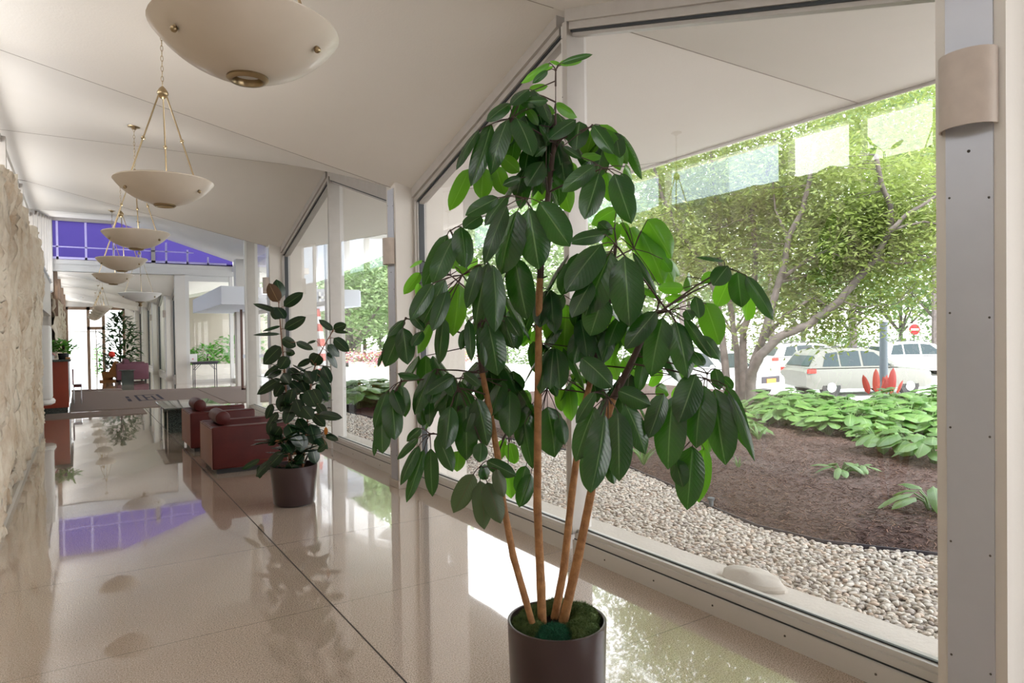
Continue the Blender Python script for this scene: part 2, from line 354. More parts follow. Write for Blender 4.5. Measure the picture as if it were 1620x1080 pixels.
# ------------------------------------------------------------------ roof form
BAY = 5.394; YV0 = 1.156; XW = 3.03; XL = -.7; XO = 6.76; ZR = 3.9; ZV = 3.06
def tri(y):
    t = ((y-YV0) / BAY) % 1.0; return abs(t-.5)*2     # 1 at a valley, 0 at a ridge
def roofz(x, y):
    s = max(0, 1-abs(x-XW)/3.73); return ZR-(ZR-ZV)*tri(y)*s
YRIDGE = lambda k: YV0+BAY*(k+.5)
YVAL = lambda k: YV0+BAY*k
LOB0, LOB1 = YRIDGE(2), YRIDGE(4)       # 14.64 .. 25.43 : the tall entrance hall
def roof_plate(name, zf, x0, x1, y0, y1, nx, ny, th=.22):
    xs = np.array(sorted(list(np.linspace(x0, x1, nx))+[1.0])) if x0 < 1 < x1 else np.linspace(x0, x1, nx+1); ys = np.linspace(y0, y1, ny+1); mb = MB(); vs = []
    for lay in (0, th):
        for y in ys:
            for x in xs: vs.append((x, y, zf(x, y)+lay))
    n = (nx+1)*(ny+1); fs = []
    for j in range(ny):
        for i in range(nx):
            a = j*(nx+1)+i; fs.append((a, a+nx+1, a+nx+2, a+1)); fs.append((n+a, n+a+1, n+a+nx+2, n+a+nx+1))
    for i in range(nx): a = i; b = ny*(nx+1)+i; fs.append((a, a+1, n+a+1, n+a)); fs.append((b+1, b, n+b, n+b+1))
    for j in range(ny): a = j*(nx+1); b = a+nx; fs.append((a+nx+1, a, n+a, n+a+nx+1)); fs.append((b, b+nx+1, n+b+nx+1, n+b))
    mb.add(vs, fs); o = mb.build(name, 'plaster', smooth=True, angle=4)
    return tag(o, kind='structure')
YB = YVAL(-1)-.2
def half_plates(y0, y1):
    k = 0; y = y0
    edges = [y0]
    q = math.ceil((y0-YV0)/(BAY/2)+1e-6)
    while YV0+q*BAY/2 < y1-1e-6: edges.append(YV0+q*BAY/2); q += 1
    edges.append(y1); return edges
def ceiling_run(y0, y1, name):
    e = half_plates(y0, y1); mb = MB(); 
    for a, b in zip(e[:-1], e[1:]):
        for xa, xb in ((-1.3, XL), (XL, XW), (XW, XO)):
            nx = 2 if xa < XL else 12; ny = 6
            xs = np.linspace(xa, xb, nx+1); ys = np.linspace(a, b, ny+1); vs = []
            # keep each plate on its own side of the fold
            for lay in (0, .22):
                for y in ys:
                    for x in xs: vs.append((x, y, roofz(x, min(max(y, a+1e-6), b-1e-6))+lay))
            n = (nx+1)*(ny+1); fs = []
            for j in range(ny):
                for i in range(nx):
                    c = j*(nx+1)+i; fs.append((c, c+nx+1, c+nx+2, c+1)); fs.append((n+c, n+c+1, n+c+nx+2, n+c+nx+1))
            for i in range(nx): c = i; d = ny*(nx+1)+i; fs.append((c, c+1, n+c+1, n+c)); fs.append((d+1, d, n+d, n+d+1))
            for j in range(ny): c = j*(nx+1); d = c+nx; fs.append((c+nx+1, c, n+c, n+c+nx+1)); fs.append((d, d+nx+1, n+d+nx+1, n+d))
            mb.add(vs, fs)
    return tag(mb.build(name, 'plaster', smooth=True, angle=3), 'folded off-white plaster ceiling', None, kind='structure')
ceiling_run(YB, LOB0, 'ceiling'); ceiling_run(LOB1, 49.6, 'ceiling')
def lobz(x, y):
    t = (y-LOB0)/(LOB1-LOB0); s = max(0, (x-1.0)/3.6); return 3.93+(5.40-3.93)*t+(4.24-5.40)*t*s
roof_plate('ceiling', lobz, -1.3, 7.2, LOB0+.02, LOB1-.02, 16, 16)['label'] = 'tall sloping white ceiling over the entrance hall'
# dark hairline joints at the folds
for k in range(-1, 9):
    for y in (YVAL(k), YRIDGE(k)):
        if LOB0+.1 < y < LOB1-.1 or y > 40: continue
        mb = MB(); pts = [(x, y, roofz(x, y)+.001) for x in np.linspace(-1.2, XW-.15, 14)]; mb.tube(pts, .004, 5); 
        pts = [(x, y, roofz(x, y)+.001) for x in np.linspace(XW+.15, XO-.01, 14)]; mb.tube(pts, .007, 5)
        tag(mb.build('trim_1', 'joint_dark'), 'thin dark joint line in the plaster ceiling', kind='structure')
# dark drip edge of the overhang
tag(MB().box(XO-.01, XO+.02, YB, LOB0, ZR-.03, ZR+.26).build('trim_2', 'joint_dark', smooth=False), kind='structure')

# ------------------------------------------------------------------ floor
tag(MB().box(-2.6, 3.12, YB, LOB0, -.2, 0).build('floor', 'terrazzo', smooth=False), 'polished speckled beige terrazzo floor', kind='structure')
tag(MB().box(-2.6, 4.8, LOB0, LOB1, -.2, 0).build('floor', 'terrazzo', smooth=False), 'polished terrazzo floor of the entrance hall', kind='structure')
tag(MB().box(-2.6, 3.12, LOB1, 49.4, -.2, 0).build('floor', 'terrazzo', smooth=False), 'polished terrazzo floor of the far corridor', kind='structure')
tag(MB().box(1.2285, 1.2375, YB, 17.2, -.01, .0006).build('trim_3', 'floor_joint', smooth=False), 'thin dark joint running along the terrazzo floor', kind='structure')

# ------------------------------------------------------------------ window wall bays
def bay_window(k, yv, halves=(0, 1), detail=True):
    y0, yr, y1 = yv, yv+BAY/2, yv+BAY
    w = thing('window_%d' % k, 'tall gabled window bay with painted metal frame between two piers', None, (XW, yv, 0), kind='structure')
    P = .115
    for h in halves:
        ya, yb = (y0+P, yr-.05) if h == 0 else (yr+.05, y1-P)
        # sill: stepped extrusion
        mb = MB(); mb.box(XW-.075, XW+.09, ya, yb, 0, .105); mb.box(XW-.055, XW+.09, ya, yb, .111, .150); mb.box(XW-.035, XW-.006, ya, yb, .150, .175)
        mb.build('sill', 'white_paint', w, smooth=False)
        MB().box(XW-.06, XW+.08, ya, yb, .1045, .1115).box(XW-.006, XW+.012, ya, yb, .150, .182).build('gasket', 'gasket', w, smooth=False)
        MB().box(XW+.012, XW+.06, ya, yb, .150, .172).build('sill', 'white_paint', w, smooth=False)
        if detail:
            mb = MB()
            for i in range(5): mb.sphere((XW-.075, ya+.35+i*(yb-ya-.7)/4, .055), .006, 8)
            mb.build('screw', 'screw', w)
        za, zb = roofz(XW, ya), roofz(XW, yb)
        # sloping head: three stepped bars following the roof
        for (xa, xb, top, bot, mt) in ((XW-.09, XW+.09, .03, -.085, 'grey_frame'), (XW-.065, XW+.07, -.085, -.135, 'grey_frame'), (XW-.05, XW+.03, -.135, -.152, 'gasket'), (XW-.035, XW+.02, -.15, -.175, 'grey_frame')):
            MB().prism([(ya, za+top), (yb, zb+top), (yb, zb+bot), (ya, za+bot)], 'X', xa, xb).build('head', mt, w, smooth=False)
        # jamb at pier
        yj = ya if h == 0 else yb; sgn = 1 if h == 0 else -1; zj = roofz(XW, yj)-.05
        def jb(a, b, xa, xb, mt): MB().box(xa, xb, min(yj+sgn*a, yj+sgn*b), max(yj+sgn*a, yj+sgn*b), .15, zj-.06).build('jamb', mt, w, smooth=False)
        jb(0, .04, XW-.075, XW+.06, 'grey_frame'); jb(.04, .06, XW-.05, XW+.03, 'white_paint'); jb(.06, .068, XW-.04, XW+.02, 'gasket')
        # pane
        e = .03
        pa, pb = (ya+.06, yb) if h == 0 else (ya, yb-.06)
        MB().add([(XW, pa, .16), (XW, pb, .16), (XW, pb, roofz(XW, pb)-.15), (XW, pa, roofz(XW, pa)-.15)], [(0, 1, 2, 3)]).build('pane', 'glass', w, smooth=False)
    # centre mullion: two profiles and a dark gap
    mb = MB(); mb.box(XW-.085, XW+.07, yr-.065, yr-.012, .15, ZR-.1); mb.build('mullion', 'grey_frame', w, smooth=False)
    MB().box(XW-.05, XW+.05, yr-.012, yr-.006, .15, ZR-.1).build('gasket', 'gasket', w, smooth=False)
    MB().box(XW-.06, XW+.14, yr-.006, yr+.032, .15, ZR-.1).build('mullion', 'white_paint', w, smooth=False)
    MB().box(XW-.045, XW+.045, yr+.032, yr+.038, .15, ZR-.1).build('gasket', 'gasket', w, smooth=False)
    if detail:
        mb = MB()
        for i in range(9):
            mb.sphere((XW-.061, yr+.02, .35+i*.42), .005, 6)
        mb.build('screw', 'screw', w)
    return w
for i, k in enumerate((-1, 0, 1)): bay_window(i+1, YVAL(k))
bay_window(4, YVAL(2), halves=(0,))
bay_window(20, YVAL(4), halves=(1,), detail=False)
for i, k in enumerate((5, 6, 7, 8)): bay_window(5+i, YVAL(k), detail=False)

def pier(k, y, top=3.28, strip=True, x1=3.55):
    t = thing('trim_%d' % (20+k), 'plastered pier between the window bays with a flat metal cover strip', None, (XW, y, 0), kind='structure')
    MB().box(2.757, x1, y-.115, y+.115, 0, top).build('pier_body', 'cream_paint', t, smooth=False)
    MB().box(2.745, 3.0, y-.122, y+.122, 0, .075).build('pier_plinth', 'concrete', t, smooth=False)
    if strip:
        MB().box(2.750, 2.757, y-.078, y+.078, .08, 3.1).build('cover_strip', 'aluminium', t, smooth=False)
        mb = MB()
        for z in np.arange(.35, 3.1, .43):
            for s in (-1, 1): mb.sphere((2.750, y+s*.065, z+.01*s), .0045, 6)
        mb.sphere((2.750, y+.0, 2.24), .006, 8)
        mb.build('screw', 'screw', t)
    return t
for k in range(-1, 3): pier(k+1, YVAL(k))
for k in (5, 6, 7, 8): pier(k+1, YVAL(k))

def sconce(y, label, z=2.32):
    t = thing('wall_sconce', label, 'wall lamp', (2.75, y, z), group='half-round sconces on the window piers')
    mb = MB(); n = 18; H = .27; R = .095; D = .085; vs = []; 
    for (rr, zz) in ((1, 0), (1, H), (.93, H), (.93, 0)):
        for i in range(n+1):
            a = PI*i/n; vs.append((2.75-D*rr*math.sin(a), y+R*rr*math.cos(a), z+zz))
    fs = []
    for r in range(4):
        for i in range(n): a = r*(n+1)+i; b = ((r+1) % 4)*(n+1)+i; fs.append((a, a+1, b+1, b))
    for i in (0, n): fs.append(tuple(r*(n+1)+i for r in range(4)))
    mb.add(vs, fs); mb.build('lamp_shade', 'alabaster', t)
    MB().box(2.735, 2.751, y-.05, y+.05, z+.02, z+.2).build('back_plate', 'white', t, smooth=False)
    MB().tube([(2.70, y, z+.02), (2.70, y, z+.16)], .02, 10).build('bulb', 'white', t)
    return t
sconce(YVAL(0), 'large half-round stone-coloured sconce on the nearest pier at right edge')
sconce(YVAL(1), 'half-round stone-coloured sconce on the pier left of the umbrella plant')
sconce(YVAL(2), 'half-round sconce on the pier behind the rubber plant')
sconce(YVAL(5), 'small sconce on the first pier of the far corridor'); sconce(YVAL(6), 'small sconce on the second pier of the far corridor')

# ------------------------------------------------------------------ left stone wall with clerestory
def stone_wall(y0, y1, z1, step=.028):
    ny = int((y1-y0)/step); nz = int(z1/.034); ys = np.linspace(y0, y1, ny+1); zs = np.linspace(0, z1, nz+1); vs = []
    for z in zs:
        for y in ys:
            wv = y+.10*math.sin(z*2.3+y*.7)+.16*noise.noise(Vector((y*1.3, z*1.1, 2.2)))
            a = noise.noise(Vector((wv*1.9, z*.45, 0))); b = noise.noise(Vector((wv*5.2, z*.55, 5))); c = noise.noise(Vector((y*15, z*9, 9))); e_ = noise.noise(Vector((wv*6, z*2.2, 14)))
            cut = abs(noise.noise(Vector((wv*2.4, z*1.0, 31))))
            rb = (1-min(1, abs(b)*3.0))
            d = .13*a+.15*rb**.8+.05*e_+.012*c-(.09*max(0, .09-cut)/.09)-.03
            topjag = 0
            if z > z1-.16: topjag = -.05
            if z < .12: d = min(d, -.02+.01*c)
            vs.append((-.64+d+topjag, y, z if z < z1-.05 else z+.06*noise.noise(Vector((y*4, 0, 3)))))
    n = ny+1; F = np.array([(j*n+i, j*n+i+1, (j+1)*n+i+1, (j+1)*n+i) for j in range(nz) for i in range(ny)])
    o = np_mesh('wall_left', np.array(vs), F, 'rough_stone', smooth=True)
    return tag(o, 'rough cream stone wall with deep vertical ridges', kind='structure')
stone_wall(-1.0, 4.5, 3.27, .05); stone_wall(4.5, LOB0, 3.27, .022)
tag(MB().box(-1.0, -.70, YB, LOB0-.002, 0, 3.24).build('wall_left_core', 'cream_paint', smooth=False), kind='structure')
tag(MB().box(-.585, -.55, -1, LOB0-.002, 0, .085).build('baseboard_left', 'concrete', smooth=False), kind='structure')
def clerestory(y0, y1, z0, z1f, idn, posts):
    w = thing('window_%d' % idn, 'narrow high window band above the stone wall', None, (XL, y0, z0), kind='structure')
    MB().box(XL-.06, XL+.03, y0, y1, z0-.05, z0+.03).build('sill', 'aluminium', w, smooth=False)
    MB().add([(XL-.06, y0, z1f(y0)-.09), (XL-.06, y1, z1f(y1)-.09), (XL-.06, y1, z1f(y1)), (XL-.06, y0, z1f(y0)),
              (XL+.03, y0, z1f(y0)-.09), (XL+.03, y1, z1f(y1)-.09), (XL+.03, y1, z1f(y1)), (XL+.03, y0, z1f(y0))],
             [(0, 1, 5, 4), (4, 5, 6, 7), (0, 3, 2, 1), (3, 7, 6, 2), (0, 4, 7, 3), (1, 2, 6, 5)]).build('head', 'grey_frame', w, smooth=False)
    for y in posts: MB().box(XL-.06, XL+.07, y-.06, y+.06, z0-.02, z1f(y)-.02).build('post', 'grey_frame', w, smooth=False)
    MB().add([(XL, y0, z0), (XL, y1, z0), (XL, y1, z1f(y1)), (XL, y0, z1f(y0))], [(0, 1, 2, 3)]).build('pane', 'clear_glass', w, smooth=False)
clerestory(YB, LOB0, 3.25, lambda y: 3.84, 12, [YV0+q*BAY/2-.0 for q in range(-1, 6) if YV0+q*BAY/2 < LOB0-.05]+[3.05, 4.68]+[LOB0-.08])
# ------------------------------------------------------------------ entrance hall shell
wl_ = lambda y: lobz(XL, y)-.02
clerestory(LOB0+.03, LOB1-.1, 3.35, wl_, 13, [16.2, 17.8, 19.4, 21, 22.6, 24.2, 25.2])
tag(MB().box(-.98, XL, LOB0, LOB1, 2.3, 3.31).build('wall_left', 'cream_paint', smooth=False), 'cream bulkhead above the reception alcove', kind='structure')
tag(MB().box(-.98, -.55, LOB0-.001, LOB0+.16, 0, 2.3).build('wall_left', 'cream_paint', smooth=False), kind='structure')
tag(MB().box(-2.6, -2.5, LOB0, LOB1, 0, 2.35).build('wall_alcove', 'cream_paint', smooth=False), kind='structure')
tag(MB().box(-2.5, -.98, LOB0, LOB1, 2.3, 2.4).build('ceiling_alcove', 'plaster', smooth=False), kind='structure')
tag(MB().box(-2.5, XL, LOB0-.1, LOB0, 0, 2.35).build('wall_alcove', 'cream_paint', smooth=False), kind='structure')
tag(MB().box(-2.5, -.75, LOB1, LOB1+.1, 0, 2.35).build('wall_alcove', 'cream_paint', smooth=False), kind='structure')
# beam carrying the violet clerestory
YC = LOB1
tag(MB().box(-.75, 4.75, YC-.08, YC+.10, 3.70, 3.95).box(-.75, 4.75, YC-.11, YC+.10, 3.93, 4.05).box(-.72, 4.7, YC-.10, YC+.08, 3.70, 3.74).build('trim_4', 'white_paint', smooth=False), 'white beam under the violet high window', kind='structure')
w = thing('window_14', 'wedge-shaped high window glazed in violet above the white beam', None, (0, YC, 4.05), kind='structure')
zt = lambda x: lobz(x, YC)-.02
MB().prism([(-.62, 4.09), (4.66, 4.04), (4.66, zt(4.66)+.03), (1.0, zt(1)+.03), (-.62, zt(-.62)+.03)], 'Y', YC-.004, YC+.004).build('pane', 'purple_glass', w, smooth=False)
mat('lavender', (.62, .57, .95), .5)
mb = MB()
for x in (-.50, .26, 1.02, 1.78, 2.55, 3.20, 3.85): mb.box(x-.03, x+.03, YC-.03, YC-.006, 4.09, max(4.12, zt(x)-.1))
mb.box(-.62, 4.45, YC-.03, YC-.006, 4.09, 4.16); mb.box(-.62, 3.4, YC-.03, YC-.006, 4.46, 4.495)
mb.build('glazing_bar', 'lavender', w, smooth=False)
mb = MB(); mb.box(-.74, -.62, YC-.03, YC+.06, 4.05, 5.36); mb.box(2.1, 2.22, YC-.03, YC+.06, 4.05, 4.72)
mb.prism([(-.7, zt(-.7)-.09), (1.1, zt(1.0)-.09), (1.1, zt(1.0)+.03), (-.7, zt(-.7)+.03)], 'Y', YC-.05, YC+.06); mb.build('window_frame', 'grey_frame', w, smooth=False)
# cross window at the right of the hall
w = thing('window_15', 'glass screen facing the hall beside the folding table', None, (3, YC, 0), kind='structure')
MB().box(3.2, 4.62, YC-.06, YC+.06, 0, .1).box(3.2, 4.62, YC-.05, YC+.05, 3.5, 3.72).build('window_frame', 'white_paint', w, smooth=False)
MB().box(3.10, 3.22, YC-.07, YC+.07, 0, 3.72).box(4.52, 4.64, YC-.07, YC+.07, 0, 3.72).build('window_frame', 'white_paint', w, smooth=False)
MB().add([(3.2, YC, .1), (4.55, YC, .1), (4.55, YC, 3.52), (3.2, YC, 3.52)], [(0, 1, 2, 3)]).build('pane', 'clear_glass', w, smooth=False)
tag(MB().box(2.78, 3.10, YC-.10, YC+.14, 0, 3.72).build('trim_5', 'cream_paint', smooth=False), 'cream post where the far corridor begins', kind='structure')
tag(MB().box(4.25, 4.68, 22.7, 23.1, 0, 4.05).build('trim_6', 'cream_paint', smooth=False), 'tall cream column of the entrance hall', kind='structure')
# hall front (mostly hidden): glass doors at x 4.66
w = thing('window_16', 'glazed front of the entrance hall', None, (4.66, 15, 0), kind='structure')
for y in (14.75, 16.4, 18.2, 20.0, 21.6): MB().box(4.62, 4.72, y-.05, y+.05, 0, 4.0).build('mullion', 'white_paint', w, smooth=False)
MB().box(4.62, 4.72, 14.7, 22.7, 2.25, 2.35).box(4.62, 4.72, 14.7, 22.7, 0, .08).box(4.62, 4.72, 23.1, LOB1, 0, .1).box(4.62, 4.72, 14.7, LOB1, 3.85, 4.0).build('window_frame', 'white_paint', w, smooth=False)
MB().add([(4.67, 14.7, .05), (4.67, LOB1, .05), (4.67, LOB1, 3.95), (4.67, 14.7, 3.95)], [(0, 1, 2, 3)]).build('pane', 'clear_glass', w, smooth=False)
w = thing('window_17', 'glass side of the entrance recess', None, (3.1, LOB0, 0), kind='structure')
MB().add([(3.1, LOB0, .05), (4.62, LOB0, .05), (4.62, LOB0, 3.85), (3.1, LOB0, 3.85)], [(0, 1, 2, 3)]).build('pane', 'clear_glass', w, smooth=False)
MB().box(3.1, 4.62, LOB0-.04, LOB0+.04, 0, .1).box(4.6, 4.7, LOB0-.06, LOB0+.06, 0, 3.9).build('window_frame', 'white_paint', w, smooth=False)
# post of the hall opening
tag(MB().box(2.90, 2.99, LOB0-.06, LOB0+.02, 0, 3.88).box(3.0, 3.1, LOB0-.02, LOB0+.04, 0, 3.88).build('trim_7', 'white_paint', smooth=False), 'white post at the edge of the entrance hall', kind='structure')
# box canopy
def canopy():
    t = thing('entrance_canopy', 'pale lavender-white box canopy hung over the entrance doors', 'canopy', (2.9, 17.2, 2.35))
    MB().prism([(2.88, 17.2), (6.6, 17.9), (6.6, 24.2), (3.18, 24.2)], 'Z', 2.36, 2.80).build('canopy_box', 'canopy_panel', t, smooth=False)
    mb = MB(); 
    for i in range(10): mb.box(5.9+i*.14, 5.96+i*.14, 17.62+i*.0217, 17.70+i*.0217, 2.45, 2.72)
    return t
canopy()
# bronze framed door leaf
d = thing('door_1', 'open glass door leaf in a dark bronze frame', None, (3.95, 20.6, 0), kind='structure')
MB().box(3.95, 4.01, 20.57, 20.63, .03, 2.42).box(4.75, 4.81, 20.57, 20.63, .03, 2.42).box(3.95, 4.81, 20.57, 20.63, 2.36, 2.42).box(3.95, 4.81, 20.57, 20.63, .03, .08).build('door_frame', 'bronze', d, smooth=False)
MB().add([(4.0, 20.6, .07), (4.76, 20.6, .07), (4.76, 20.6, 2.37), (4.0, 20.6, 2.37)], [(0, 1, 2, 3)]).build('pane', 'clear_glass', d, smooth=False)
MB().box(4.0, 4.76, 20.55, 20.65, .95, 1.05).build('push_bar', 'aluminium', d, smooth=False)
# far corridor left wall
stone_wall(LOB1+.15, 40.0, 3.0, .08)
tag(MB().box(-1.0, -.70, LOB1+.1, 49.4, 0, 3.05).build('wall_left_core', 'cream_paint', smooth=False), kind='structure')
clerestory(LOB1+.12, 49.4, 3.08, lambda y: 3.84, 18, [LOB1+.3, 28.1, 30.8, 33.5, 36.2, 38.9, 41.6, 44.3])
for y in (LOB1+.35, 30.8, 36.2, 41.6):
    tag(MB().box(-.70, -.52, y-.07, y+.07, 2.3, 3.85).build('trim_8', 'brown_frame', smooth=False), 'brown post above the far stone wall', kind='structure')
# end wall
w = thing('window_19', 'glazed end wall with brown wooden frame and door', None, (1, 49, 0), kind='structure')
mb = MB()
for x0, x1 in ((-.66, -.5), (.45, .62), (1.25, 1.42), (2.35, 2.52)): mb.box(x0, x1, 48.9, 49.1, 0, 3.5)
mb.box(-.7, 2.6, 48.9, 49.1, 3.32, 3.5).box(.45, 1.42, 48.9, 49.1, 2.1, 2.28); mb.build('window_frame', 'brown_frame', w, smooth=False)
MB().box(-.5, 2.4, 48.95, 49.05, 1.95, 2.0).box(.9, .96, 48.95, 49.05, 0, 2.1).build('glazing_bar', 'white_paint', w, smooth=False)
MB().add([(-.6, 49, 0), (2.4, 49, 0), (2.4, 49, 3.4), (-.6, 49, 3.4)], [(0, 1, 2, 3)]).build('pane', 'clear_glass', w, smooth=False)
tag(MB().box(2.5, 3.5, 48.8, 49.2, 0, 3.9).box(-1.1, -.62, 48.8, 49.2, 0, 3.9).box(-.7, 2.6, 48.95, 49.1, 3.5, 3.95).build('wall_end', 'cream_paint', smooth=False), kind='structure')
tag(MB().box(-2.6, 3.6, YB-.15, YB, 0, 4.0).build('wall_back', 'cream_paint', smooth=False), kind='structure')
# carpet of the hall
t = thing('entrance_carpet', 'large taupe carpet across the entrance hall with a dark monogram', 'carpet', (1, 20, 0))
MB().prism([(-.18, 17.35), (2.97, 17.1), (2.97, 22.6), (-.18, 23.6)], 'Z', 0.0005, .012).build('carpet_field', 'carpet', t, smooth=False)
MB().prism([(3.0, 17.0), (4.55, 16.6), (4.55, 22.4), (3.0, 22.6)], 'Z', 0.0005, .012).build('carpet_field', 'carpet', t, smooth=False)
mb = MB()
for (a, b, c, d_) in ((1.02, 1.10, 19.1, 19.9), (1.02, 1.10, 20.1, 20.7), (1.24, 1.30, 19.0, 20.9), (1.42, 1.47, 19.3, 20.9), (1.47, 1.56, 19.9, 20.1), (1.60, 1.65, 19.1, 20.5), (1.75, 1.82, 19.2, 20.9)): mb.box(a, b, c, d_, .012, .0135)
for y in (19.1, 20.85): mb.box(1.24, 1.72, y, y+.12, .012, .0135)
mb.build('monogram', 'carpet_dark', t, smooth=False)
tag(MB().prism([(-.60, 15.95), (1.18, 15.9), (1.18, 17.0), (-.60, 17.1)], 'Z', .0005, .011).build('door_mat', 'carpet', smooth=False), 'narrow taupe runner lying before the big carpet', 'mat')
tag(MB().prism([(-.2, 23.9), (1.1, 23.6), (1.1, 24.3), (-.2, 24.6)], 'Z', .0005, .011).build('door_mat', 'carpet', smooth=False), 'narrow taupe runner beyond the big carpet', 'mat')

# ------------------------------------------------------------------ pendant lamps
def pendant(name, label, x, y, zr, R, depth, zhub, zceil, group=None, brights='bowl', finial=False, light=True):
    t = thing(name, label, 'pendant lamp', (x, y, zr), group)
    prof = []; n = 14; hole = .055*R/.315
    rs = (R*R+depth*depth)/(2*depth)
    def zz(r): return zr+(-rs+math.sqrt(max(0, rs*rs-r*r)))*-1 - depth if False else zr-(math.sqrt(max(0, rs*rs-r*r))-(rs-depth))
    for i in range(n+1): r = hole+(R-hole)*math.sin(PI/2*i/n); prof.append((r, zz(r)-zr))
    th = .012; inner = [(max(hole, r-th*.6), z+th) for r, z in reversed(prof)]
    prof2 = prof+[(R-.002, .004), (R-.010, .006)]+inner[1:]
    MB().lathe(prof2, (x, y, zr), 48).build('bowl_shade', brights, t, angle=60)
    zb = zz(hole)-zr
    MB().lathe([(hole*1.25, zb+.006), (hole*1.3, zb-.004), (hole*1.12, zb-.012), (hole*.95, zb-.012), (hole*.85, zb-.002), (hole*.85, zb+.02)], (x, y, zr), 28).build('rim_ring', 'brass', t)
    MB().lathe([(0.0001, zb+.012), (hole*.9, zb+.012), (hole*.9, zb+.016), (.0001, zb+.016)], (x, y, zr), 24).build('diffuser_disc', 'white', t)
    if finial: MB().lathe([(.0001, zb-.13*R/.5), (.03, zb-.12*R/.5), (.05, zb-.09*R/.5), (.02, zb-.06*R/.5), (.06, zb-.02)], (x, y, zr), 16).build('finial', 'brass', t)
    for i in range(3):
        a = math.radians(200+120*i); r0 = R*.80; dx, dy = math.cos(a), math.sin(a); zq = zz(r0)
        nrm = Vector((dx*r0/rs, dy*r0/rs, -(math.sqrt(rs*rs-r0*r0))/rs)); p = Vector((x+dx*r0, y+dy*r0, zq))
        MB().sphere(p+nrm*.010, .012*R/.315, 10).build('screw_cap', 'brass', t)
        top = Vector((x+dx*.028, y+dy*.028, zhub-.02)); mid = p.lerp(top, .52)
        MB().tube([p+Vector((0, 0, .0)), top], .0055, 8).sphere(mid, .014, 10).tube([p, p+(top-p)*.05], .009, 8).build('rod', 'brass', t)
    MB().lathe([(.0001, -.045), (.018, -.035), (.036, -.01), (.036, .006), (.022, .03), (.008, .045), (.0001, .05)], (x, y, zhub), 16).build('hub', 'brass', t)
    L = zceil-zhub-.06; k = max(3, int(L/.034)); mb = MB()
    for i in range(k):
        zc = zhub+.045+(i+.5)*L/k; h = L/k*.62; ring = []
        for j in range(9):
            a = 2*PI*j/8; u = .008*math.cos(a); v = h*math.sin(a); ring.append((x+(u if i % 2 else 0), y+(0 if i % 2 else u), zc+v))
        mb.tube(ring, .0022, 5, cap=False)
    mb.build('chain', 'brass', t)
    MB().lathe([(.0001, -.03), (.02, -.028), (.03, -.012), (.058, -.006), (.06, .004), (.0001, .004)], (x, y, zceil), 20).build('ceiling_canopy', 'brass', t)
    if light:
        l = bpy.data.lights.new('pendant_bulb', 'AREA'); l.shape = 'DISK'; l.size = R*1.1; l.energy = LAMP_POWER; l.color = (1, .95, .88)
        lo = bpy.data.objects.new('pendant_bulb', l); C.objects.link(lo); lo.location = (0, 0, -.03); lo.rotation_euler = (PI, 0, 0); lo.parent = t
    return t
ords = ['largest and nearest bowl pendant, cut off by the top edge', 'second bowl pendant from the camera, hanging from a chain in full view', 'third bowl pendant back, hanging before the violet window',
        'fourth bowl pendant back, its bowl over the violet window bottom', 'fifth bowl pendant back, lowest of the beige bowls over the hall beam']
for i in range(5):
    y = 2.5+i*2.70; pendant('bowl_pendant', ords[i], .52, y, 2.67, .315, .165, 3.28, roofz(.52, y)-.004, 'alabaster bowl pendants in a row')
pendant('bowl_pendant', 'wide white bowl pendant with a brass finial in the entrance hall', 1.35, 19.6, 2.72, .5, .22, 3.75, lobz(1.35, 19.6)-.004, None, 'bowl_white', True)
for i in range(6):
    y = 26.8+i*2.7; pendant('bowl_pendant', 'bowl pendant in the overlapping row down the far corridor', .72, y, 2.67, .315, .19, 3.28, roofz(.72, y)-.004, 'bowl pendants of the far corridor')
for i in range(4):
    y = 43.0+1.1*(i//2)*1.5; x = .2+.9*(i % 2)
    tag(MB().lathe([(.0001, 0), (.09, 0), (.1, .01), (.1, .04), (.0001, .04)], (x, y, roofz(x, y)-.03), 16).build('recessed_downlight', 'bowl_white'), 'round downlight in the ceiling near the end door', 'ceiling lamp', 'downlights near the end door')

# ------------------------------------------------------------------ armchairs, tables, desk
def armchair(label, y0):
    x0, x1, y1, H = 1.27, 2.12, y0+.87, .545
    t = thing('club_armchair', label, 'armchair', (x0, y0, 0), 'dark red leather club armchairs')
    MB().box(x0, x1, y0, y0+.17, .055, H, .022).build('armrest', 'leather', t)
    MB().box(x0, x1, y1-.17, y1, .055, H, .022).build('armrest', 'leather', t)
    b = MB().box(x0+.002, x0+.19, y0+.168, y1-.168, .06, H-.001, .018).build('backrest', 'leather', t)
    MB().box(x0-.006, x0+.006, y0+.03, y1-.03, .075, H-.03, .005).build('back_panel', 'leather_tan', t)
    mb = MB(); mb.tube([(x0-.004, y0+.012, .06), (x0-.004, y0+.012, H-.012), (x0-.004, y1-.012, H-.012), (x0-.004, y1-.012, .06)], .005, 6); mb.build('piping', 'leather_tan', t)
    MB().box(x0+.19, x1-.03, y0+.172, y1-.172, .08, .26, .01).build('seat_frame', 'leather', t)
    MB().box(x0+.195, x1-.01, y0+.175, y1-.175, .26, .40, .035).build('seat_cushion', 'leather', t)
    yb0, yb1 = y0+.165, y1-.165; c = (x0+.15, 0, H+.082); r = .084
    MB().lathe([(.0001, 0), (r*.75, 0), (r*.95, .012), (r, .035), (r, yb1-yb0-.035), (r*.95, yb1-yb0-.012), (r*.75, yb1-yb0), (.0001, yb1-yb0)], (c[0], yb0, c[2]), 24, 'Y').build('bolster', 'leather', t)
    MB().box(x0+.05, x1-.05, y0+.04, y1-.04, 0, .06).build('plinth_base', 'black', t, smooth=False)
    return t
armchair('dark red boxy leather armchair nearest the camera, partly behind the rubber plant', 8.34)
